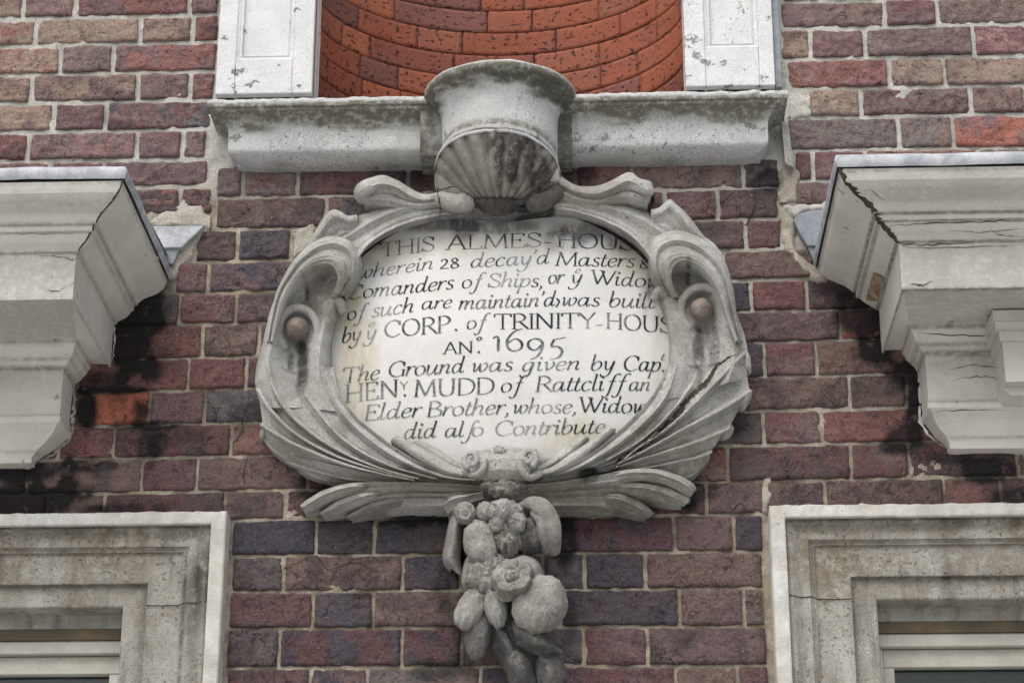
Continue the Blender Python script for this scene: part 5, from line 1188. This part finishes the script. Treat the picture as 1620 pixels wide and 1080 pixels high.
part('fruit', lambda b: blob(b, 745, 963, .075, 21, 33, 22, rot=-.45, lump=.12, seed=65, **sf(.1)))
part('fruit', lambda b: blob(b, 784, 960, .085, 17, 29, 19, rot=.2, lump=.14, seed=67, **sf(.1)))
part('fruit', lambda b: blob(b, 757, 1005, .06, 19, 36, 22, rot=-.15, lump=.16, seed=69, **sf(.3, .6)))
part('leaf', lambda b: leafl(b, [(770, 960, .04), (776, 990, .05), (786, 1020, .05), (796, 1050, .03)], [(782, 970, .07), (792, 1000, .085), (804, 1030, .08), (812, 1066, .06)], [(796, 980, .05), (808, 1004, .06), (820, 1030, .06), (826, 1064, .04)], .005, .5, .8))
part('leaf', lambda b: leafl(b, [(808, 975, .07), (832, 984, .08), (860, 1000, .08), (884, 1022, .06)], [(812, 995, .10), (836, 1005, .115), (862, 1018, .11), (890, 1032, .08)], [(818, 1018, .08), (838, 1028, .09), (862, 1036, .08), (882, 1040, .06)], .007, .3, .8))
part('leaf', lambda b: leafl(b, [(806, 1020, .05), (820, 1026, .07), (840, 1044, .07), (856, 1074, .04)], [(800, 1040, .07), (816, 1052, .09), (830, 1070, .085), (842, 1100, .06)], [(800, 1064, .05), (808, 1080, .06), (818, 1096, .06), (826, 1120, .04)], .006, .5, .8))
part('fruit', lambda b: blob(b, 872, 1062, .06, 22, 34, 24, rot=.2, lump=.12, seed=71, **sf(.5, .8)))

# ------------------------------------------------------------------ timber door hoods
def hood(sg, xs, label, lead_lbl):
    """entablature returned to the wall; sg -1: runs off to the left, +1 to the right; xs: x of side faces at wall"""
    xt, xc_, xf, xbm = xs
    t = thing('door_hood', label, 'door hood', (xf, 0, 2.95), 'painted timber door hoods')
    ht, hc, hf = (.432, .330, .083) if sg < 0 else (.420, .306, .083)
    zt = 3.315 if sg < 0 else 3.322
    def S_(k): return xc_+(xt-xc_)*k, hc+(ht-hc)*k        # k 1 at the cyma top, 0 at the corona
    P = []
    for k, z in [(1, zt), (.98, zt-.008), (.93, zt-.018), (.82, zt-.027), (.68, zt-.034), (.55, zt-.040), (.47, zt-.047), (.44, zt-.052),
                 (.44, zt-.053), (.38, zt-.054), (.38, zt-.064), (.375, zt-.065), (.32, zt-.066), (.28, zt-.071), (.20, zt-.078), (.10, zt-.083), (.06, zt-.086), (.06, zt-.089), (0, zt-.090), (0, zt-.178)]:
        x, h = S_(k); P.append((x, h, z))
    z = zt-.178
    P += [(xc_+(xf-xc_)*.06, hc-.012, z), (xc_+(xf-xc_)*.07, hc-.013, z+.006)]
    P += [(xc_+(xf-xc_)*.55, hf+.048, z+.006), (xc_+(xf-xc_)*.55, hf+.047, z-.002), (xc_+(xf-xc_)*.62, hf+.040, z-.006), (xc_+(xf-xc_)*.66, hf+.032, z-.014), (xc_+(xf-xc_)*.80, hf+.018, z-.024), (xc_+(xf-xc_)*.86, hf+.012, z-.027), (xc_+(xf-xc_)*.9, hf+.010, z-.032), (xf, hf, z-.034)]
    P += [(xf, hf, zt-.304), (xf-sg*.003, hf+.006, zt-.306), (xf-sg*.003, hf+.006, zt-.318), (xf+sg*.004, hf+.001, zt-.321),
          (xf+(xbm-xf)*.25, hf*.80, zt-.332), (xf+(xbm-xf)*.55, hf*.62, zt-.346), (xf+(xbm-xf)*.8, hf*.52, zt-.355), (xf+(xbm-xf)*.84, hf*.48, zt-.358), (xbm, hf*.40, zt-.366), (xbm, hf*.36, zt-.376), (xbm+sg*.01, 0, zt-.378)]
    P0 = np.array(P); Pd = [P[0]]
    for a_, c_ in zip(P[:-1], P[1:]):
        kk = max(1, int(np.linalg.norm(np.array(c_)-np.array(a_))/.0035))
        Pd += [tuple(np.array(a_)+(np.array(c_)-np.array(a_))*q_/kk) for q_ in range(1, kk+1)]
    P = np.array(Pd); far = sg*2.65
    n = 60; b = MB(); 
    T = np.linspace(0, 1, n)
    G = np.zeros((len(P), n+24, 3))
    for i, (x, h, z) in enumerate(P):
        xs_ = far+(x-far)*T**.5
        G[i, :n, 0] = xs_; G[i, :n, 1] = -h
        G[i, n:, 0] = x; G[i, n:, 1] = -h*(1-np.linspace(0, 1, 24)**1.0)
        G[i, :, 2] = z
    G[:, :, 2] += (fbm(G[..., 0]*3, G[..., 1]*3, 77, 2)-.5)*.003
    q = zt-G[..., 2]
    nz_ = fbm(G[..., 0]*10, q*30, 88, 4)
    st = np.zeros(q.shape)
    front = np.abs(G[..., 1]) > .999*P[:, 1][:, None]
    st += sstep(.012, .03, q)*(1-sstep(.034, .046, q))*.30*front*(.5+nz_)
    st += sstep(.205, .214, q)*(1-sstep(.216, .30, q))*(.15+(.3 if sg > 0 else .08)*sstep(.45, .7, nz_))*front
    st += ((q > .0895) & (q < .1785))*front*.42  # corona front's shade put into the colour, returns stay bright
    for q0, wq, a_ in ((.0535, .0018, .9), (.0655, .0016, .8), (.0885, .002, .9), (.178, .003, .8), (.2, .003, .7), (.212, .003, .9), (.305, .003, .7), (.358, .0025, .6), (.004, .004, .8)):
        st += a_*np.exp(-((q-q0)/wq)**2)*(.35+nz_)*(1.35 if sg > 0 else .9)
    st += np.clip(fbm(G[..., 0]*5, G[..., 2]*18+G[..., 1]*6, 99, 4)-.56, 0, 1)*(.5 if sg > 0 else .35)
    b.grid(G, stain=np.clip(st, 0, 1))  # channel holds dirt lines plus the painted front shade
    corn = b.build('cornice', M_CREAM, t, recalc=False, sharp=24)
    # lead roll over the top edge and the lead sheet behind it
    b = MB(); a = np.linspace(-.35*math.pi, .9*math.pi, 9); G = np.zeros((9, 2+n+24, 3)); rl = .013
    for i, q in enumerate(a):
        x, h, z = xt-sg*(.001+rl*.55*math.cos(q)), ht+.001+rl*.55*math.cos(q), zt+.014+rl*math.sin(q)
        G[i, 0] = (far, -h, z)
        G[i, 1:n+1, 0] = far+(x-far)*T**.5; G[i, 1:n+1, 1] = -h
        G[i, n+1] = (x, -h, z)
        G[i, n+2:, 0] = x; G[i, n+2:, 1] = -h*(1-np.linspace(0, 1, 24)); G[i, :, 2] = z
    G[..., 2] += (fbm(G[..., 0]*12+G[..., 1]*12, G[..., 1]*0, 12, 3)-.5)*.005
    b.grid(G); 
    x0, h0, z0 = xt, ht, zt+.02
    b.add([(far, -h0, z0), (x0, -h0, z0), (x0, .0, z0+.03), (far, .0, z0+.03)], [(0, 1, 2, 3)])
    b.build('lead_cap', M_LEAD, t, recalc=False)
    return t, P0, zt, ht, hf
tl, PLh, ztl, htl, hfl = hood(-1, (-.661, -.757, -.826, -.885), 'cream painted timber door hood with hairline mitre crack, at the left', '')
tr, PRh, ztr, htr, hfr = hood(1, (.580, .690, .757, .798), 'cream painted timber door hood with wide broken mitre and peeling paint, at the right', '')
# mitre cracks: thin open joints along the corner
def mitre(t, P, sg, i0, i1, wd, seed, mat):
    r = np.random.default_rng(seed); b = MB(); L = []; R = []
    pts = cr(P[i0:i1], 40)
    for k, (x, h, z) in enumerate(pts):
        w1 = wd*(.35+r.random())*(.5+.5*math.sin(k/39*math.pi)); j = r.normal(0, wd*.25)
        L.append((x+sg*(w1+j+.0)+0, -h-.0012, z)); R.append((x-sg*.0015+0*j, -h+(w1-j)*1.0-.0005, z))
    M_ = [(x-sg*.0018, -h-.0018, z) for x, h, z in pts]
    b.grid(np.stack([np.array(L), np.array(M_), np.array(R)], 0)); b.build('mitre_crack', mat, t, recalc=False)
mitre(tl, PLh, -1, 0, 19, .0016, 4, M_GAP)
mitre(tr, PRh, 1, 0, 19, .008, 6, M_GAP)
# flashings against the wall
def apron(t, poly, h0, h1, name, mat):
    b = MB(); W = [U(p[0], p[1], h1)[[0, 2]] for p in poly]; b.prism([tuple(q) for q in W], -h1, -h0)
    o = b.build(name, mat, t, smooth=False); bv = o.modifiers.new('bevel', 'BEVEL'); bv.width = .002; bv.segments = 2; return o
apron(tl, [(232, 358), (323, 356.5), (318, 362), (287, 391.5), (252, 392)], -.004, .018, 'lead_apron', M_LEAD)
apron(tl, [(252, 392), (286, 391), (282, 398), (274, 418), (262, 416)], -.004, .012, 'lead_apron', M_LEADD)
apron(tr, [(1255, 346), (1266, 337), (1284, 332.5), (1314, 331), (1308, 388), (1278, 389), (1266, 370)], -.004, .018, 'lead_apron', M_LEADD)
apron(tr, [(1277, 388), (1308, 387), (1296, 415), (1288, 414)], -.004, .012, 'lead_apron', M_LEADD)
# bracket block standing forward of the right frieze
b = MB()
x0 = float(U(1592, 560, .2)[0]); zf1 = ztr-.212; zf0 = ztr-.304
def blk(b, x0, h, z0, z1): b.box((x0, -h, z0), (2.65, -hfr+.002, z1))
blk(b, x0, .175, zf0+.002, zf1+.004); blk(b, x0-.006, .183, zf1-.014, zf1+.004); blk(b, x0-.014, .195, zf1+.0045, zf1+.018); blk(b, x0-.018, .202, zf1+.0185, zf1+.036)
b.prism([(x0, zf0+.0015), (2.65, zf0+.0015), (2.65, zf0-.014), (x0+.01, zf0-.014)], -.15, -hfr+.001)
b.build('bracket', M_CREAM, tr, smooth=False)
# peeled paint and bare timber at the right return
b = MB(); W = [(1372, 505), (1380, 480), (1392, 452), (1396, 460), (1388, 490), (1378, 512)]
W = np.array(W, float)
zz = np.linspace(0, 1, 12)
xk, hk = .690+(.580-.690)*.22, hfr
b = MB(); yy = np.linspace(-.15, -.03, 14); r = np.random.default_rng(9)
k = .2
lo = np.array([(.690-.0016-.110*.06, y, ztr-.0865+r.normal(0, .0025)) for y in yy]); hi = np.array([(.690-.0022-.110*.22, y, ztr-.078+r.normal(0, .003)) for y in yy])
b.grid(np.stack([lo, hi], 0)); b.build('bare_timber', M_TIMBER, tr, recalc=False)

# ------------------------------------------------------------------ windows
def window(xo, sg, ztop, label, group):
    """xo: outer edge next to the middle of the wall; sg -1: window extends to the left"""
    W = .70; t = thing('sash_window', label, 'window', (xo+sg*W/2, 0, 1.6), group)
    xa_, xb_ = (xo, xo+sg*W) if sg > 0 else (xo+sg*W, xo)   # left, right outer
    zb_ = 1.6
    def frame(profile, name, mat, stainf=None, sharp=30):
        b = MB(); 
        # path: left jamb up, head, right jamb down, with rough subdivisions
        G = []
        for o, h in profile:
            l, r_, tp = xa_+o, xb_-o, ztop-o*.885
            up = [(l, z) for z in np.linspace(zb_, tp, 60)[:-1]]; hd = [(x, tp) for x in np.linspace(l, r_, 90)]; dn = [(r_, z) for z in np.linspace(tp, zb_, 60)[1:]]
            G.append([(x, -h, z) for x, z in up+hd+dn])
        G = np.array(G)
        n_ = (fbm(G[..., 0]*40, G[..., 2]*40, 91, 4)-.5)*.0035; G[..., 1] -= n_
        G[0, :, 2] += (fbm(G[0, :, 0]*60, G[0, :, 2]*3, 9, 3)-.5)*.006
        G[1, :, 2] += (fbm(G[0, :, 0]*60, G[0, :, 2]*3, 9, 3)-.5)*.006
        A = {}
        if stainf: A = {k: f(G) for k, f in stainf.items()}
        b.grid(G, **A); return b.build(name, mat, t, recalc=False, sharp=sharp)
    frame([(0, -.01), (.0, .040), (.0025, .0435), (.015, .044), (.0245, .044), (.027, .0425), (.0272, .030)], 'outer_fillet', M_WINW, dict(stain=lambda G: np.clip(fbm(G[..., 0]*9, G[..., 2]*9, 17)-.35, 0, 1)*1.2))
    def st(G):
        hd = sstep(ztop-.30, ztop-.02, G[..., 2])
        return np.clip((fbm(G[..., 0]*7, G[..., 2]*7, 27)-.25)*1.7*hd + (fbm(G[..., 0]*30, G[..., 2]*6, 29)-.45)*1.0, 0, 1.1)
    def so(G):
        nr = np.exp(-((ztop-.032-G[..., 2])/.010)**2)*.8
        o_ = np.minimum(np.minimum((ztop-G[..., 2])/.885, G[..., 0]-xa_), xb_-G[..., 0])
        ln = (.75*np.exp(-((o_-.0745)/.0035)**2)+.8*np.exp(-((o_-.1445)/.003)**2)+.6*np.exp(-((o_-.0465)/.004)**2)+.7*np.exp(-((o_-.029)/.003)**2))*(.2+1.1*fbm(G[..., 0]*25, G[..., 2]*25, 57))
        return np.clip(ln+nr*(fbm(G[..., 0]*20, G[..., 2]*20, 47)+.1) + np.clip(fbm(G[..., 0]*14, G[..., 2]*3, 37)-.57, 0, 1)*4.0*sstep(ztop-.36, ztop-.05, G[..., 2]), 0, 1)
    frame([(.027, .032), (.032, .0335), (.036, .033), (.042, .029), (.050, .0245), (.058, .023), (.064, .024), (.068, .0235), (.0695, .019), (.074, .0185), (.078, .018), (.079, .0115),
           (.082, .011), (.100, .011), (.125, .011), (.141, .0105), (.1425, .009), (.143, .002), (.146, .001), (.165, .001), (.184, .0), (.187, -.002), (.188, -.006), (.188, -.060), (.188, -.105)], 'architrave', M_WIN, dict(stain=st, soot=so), 26)
    # joint lines in the stone where head meets jamb
    jz = ztop-.166
    b = MB()
    for s, xx in ((1, xa_), (-1, xb_)):
        o = np.array([.03, .05, .07, .082, .11, .141]); h = np.array([.0345, .0255, .0245, .0125, .0125, .0122])
        L_ = np.stack([xx+s*o, -h-.0008, np.full(6, jz)+np.array([.002, 0, .001, 0, -.001, 0])], -1); L2 = L_.copy(); L2[:, 2] -= .0022; b.grid(np.stack([L_, L2], 0))
    b.build('stone_joint', M_GAP, t, recalc=False)
    il, ir, it = xa_+.188, xb_-.188, ztop-.1664
    # brown soffit board, sash box head and stiles
    b = MB(); b.box((il-.001, .060, it-.044), (ir+.001, .105, it-.0245)); b.build('soffit_board', M_BROWN, t, smooth=False)
    b = MB(); b.box((il-.001, .056, it-.024), (ir+.001, .105, it+.001)); b.build('lintel', M_WIN, t, smooth=False)
    b = MB(); b.box((il-.001, .066, it-.068), (ir+.001, .12, it-.0445)); 
    b.box((il, .078, 1.7), (il+.014, .12, it-.0685)); b.box((ir-.014, .078, 1.7), (ir, .12, it-.0685))
    o = b.build('sash_box', M_WOOD, t, smooth=False); bv = o.modifiers.new('bevel', 'BEVEL'); bv.width = .002; bv.segments = 2
    b = MB(); b.box((il+.0145, .084, it-.102), (ir-.0145, .12, it-.0690)); b.box((il+.0145, .084, 1.7), (il+.034, .12, it-.1025)); b.box((ir-.034, .084, 1.7), (ir-.0145, .12, it-.1025))
    b.box((il+.0345, .090, 1.95), (ir-.0345, .12, 2.0))
    sash = b.build('sash', M_WOOD, t, smooth=False); bv = sash.modifiers.new('bevel', 'BEVEL'); bv.width = .0025; bv.segments = 2
    b = MB(); b.box((il+.03, .104, 1.68), (ir-.03, .108, it-.099)); b.build('pane', M_GLASS, sash, smooth=False)
    # what shows behind the glass: a second painted frame and a dim room
    b = MB(); b.box((il+.01, .165, it-.122), (ir-.01, .195, it-.098)); b.box((il+.01, .165, it-.160), (ir-.01, .180, it-.134)); b.box((il+.01, .165, 1.7), (il+.05, .195, it-.1225)); b.box((ir-.05, .165, 1.7), (ir-.01, .195, it-.1225))
    b.build('inner_frame', M_GREEN, t, smooth=False)
    b = MB(); b.box((il-.2, .60, 1.4), (ir+.2, .62, it+.2)); b.box((il-.22, .2, 1.4), (il-.2, .6, it+.2)); b.box((ir+.2, .2, 1.4), (ir+.22, .6, it+.2)); b.box((il-.2, .2, it+.2), (ir+.2, .6, it+.22)); b.box((il-.2, .2, 1.38), (ir+.2, .6, 1.4))
    b.build('room', M_ROOM, t, smooth=False)
    b = MB(); b.box((xa_-.04, -.07, 1.54), (xb_+.04, .12, 1.6)); b.build('sill', M_WIN, t, smooth=False)
    return t
zw1 = float(U(200, 809, .044)[2]); zw2 = float(U(1400, 796, .044)[2])
window(float(U(352, 930, .044)[0]), -1, zw1, 'stone framed sash window whose frame has one white limewashed corner, at the lower left', 'stone framed sash windows')
window(float(U(1223, 930, .044)[0]), 1, zw2, 'stone framed sash window with flaking brown patches in its frame corner, at the lower right', 'stone framed sash windows')

# the long crack, laid just over the stone it splits
CRK = MB()
def crack_on(objs, pts, w, seed, b):
    dg = bpy.context.evaluated_depsgraph_get(); dg.update()
    r = np.random.default_rng(seed); P = cr(np.array(pts, float), len(pts)*5); n = len(P)
    P += r.normal(0, .9, P.shape)
    T = np.gradient(P, axis=0); N_ = np.c_[-T[:, 1], T[:, 0]]; N_ /= np.linalg.norm(N_, axis=1)[:, None]
    ww = w*np.clip(np.sin(np.linspace(.15, math.pi-.1, n)), .2, 1)*(.5+1.0*r.random(n))
    rows = []
    for sgn in (1, 0, -1):
        Q = P+sgn*N_*ww[:, None]/2; out = []
        for q in Q:
            d = U(q[0], q[1], 0)-CAM; d /= np.linalg.norm(d)
            hit, loc, *_ = S.ray_cast(dg, Vector(CAM), Vector(d))
            out.append(np.array(loc)+np.array((0, -.0006, 0)) if hit else U(q[0], q[1], .09))
        rows.append(np.array(out))
    G = np.stack(rows, 0); G[:, :, 1] = np.minimum(G[:, :, 1], np.median(G[:, :, 1], 0)[None])-.0008
    b.grid(G)
bpy.context.view_layer.update()
crack_on(None, [(1164, 560), (1150, 567), (1133, 580), (1124, 596), (1113, 609), (1098, 622), (1084, 636), (1076, 650), (1068, 664), (1050, 678), (1035, 691), (1016, 706), (998, 718), (984, 725), (978, 730), (978, 741), (955, 748), (934, 753)], 7.5, 4, CRK)
CRK.build('crack', M_GAP, CART, recalc=False); CRK = MB()
crack_on(None, [(690, 296), (692, 305), (695, 315), (696, 330), (697, 347)], 1.8, 6, CRK)
CRK.build('crack', M_GAP, CART, recalc=False); CRK = MB()
crack_on(None, [(690, 300), (705, 299), (720, 296), (738, 299)], 1.5, 7, CRK)
CRK.build('crack', M_GAP, CART, recalc=False)
def extra(parent, pts, w_, seed, name='paint_crack', mat=M_GAP):
    b = MB(); crack_on(None, pts, w_, seed, b); b.build(name, mat, parent, recalc=False)
for q, (p, w_) in enumerate([([(72, 459), (90, 461), (104, 456)], 1.2), ([(0, 371), (60, 370), (120, 369)], .9), ([(98, 408), (120, 412)], 1.0), ([(30, 503), (50, 497)], .9), ([(60, 405), (118, 408)], .8)]): extra(tl, p, w_, 20+q)
for q, (p, w_) in enumerate([([(1400, 358), (1460, 355), (1530, 352), (1619, 350)], 2.2), ([(1410, 385), (1450, 388), (1540, 384)], 1.4), ([(1500, 366), (1560, 368), (1619, 362)], 1.3), ([(1415, 391), (1500, 392), (1619, 388)], 1.2),
                           ([(1437, 449), (1460, 451), (1474, 445)], 2.0), ([(1500, 585), (1540, 578), (1590, 584)], 1.2), ([(1510, 600), (1560, 596), (1594, 606)], 1.3), ([(1450, 528), (1520, 531), (1580, 530)], 1.6), ([(1470, 652), (1540, 648), (1600, 651)], 1.2),
                           ([(1375, 300), (1390, 312), (1400, 318)], 1.4), ([(1560, 358), (1580, 372), (1619, 376)], 1.2)]): extra(tr, p, w_, 40+q)

for q, (p, w_) in enumerate([([(396, 622), (390, 640), (384, 662), (384, 680), (374, 695), (369, 705), (369, 718)], 2.2), ([(392, 722), (386, 745), (386, 765)], 2.2), ([(1196, 300), (1194, 325), (1188, 342), (1180, 356), (1172, 348)], 2.4),
                           ([(1152, 792), (1158, 805), (1172, 796), (1180, 806), (1196, 812)], 2.2), ([(1372, 470), (1374, 460)], 1.2), ([(1448, 742), (1440, 760)], 1.4), ([(440, 905), (470, 890), (500, 880), (520, 900), (560, 890), (600, 905)], 1.5), ([(520, 930), (530, 905), (545, 890)], 1.4), ([(1080, 1025), (1092, 1005), (1105, 1000)], 1.3)]): extra(WALL, p, w_, 70+q, 'brick_crack')

extra(tl, [(266, 424), (256, 440), (241, 461), (226, 470), (207, 482), (197, 494), (182, 511), (181, 540), (178, 571)], 4.0, 91, 'caulking', M_WINW)
extra(tl, [(152, 570), (135, 580), (120, 600), (117, 640), (112, 690), (96, 708), (76, 724), (52, 736)], 4.5, 92, 'caulking', M_WIN)
extra(tr, [(1440, 560), (1453, 590), (1456, 625), (1455, 665), (1472, 690), (1490, 704), (1503, 714)], 5.0, 94, 'caulking', M_WINW)
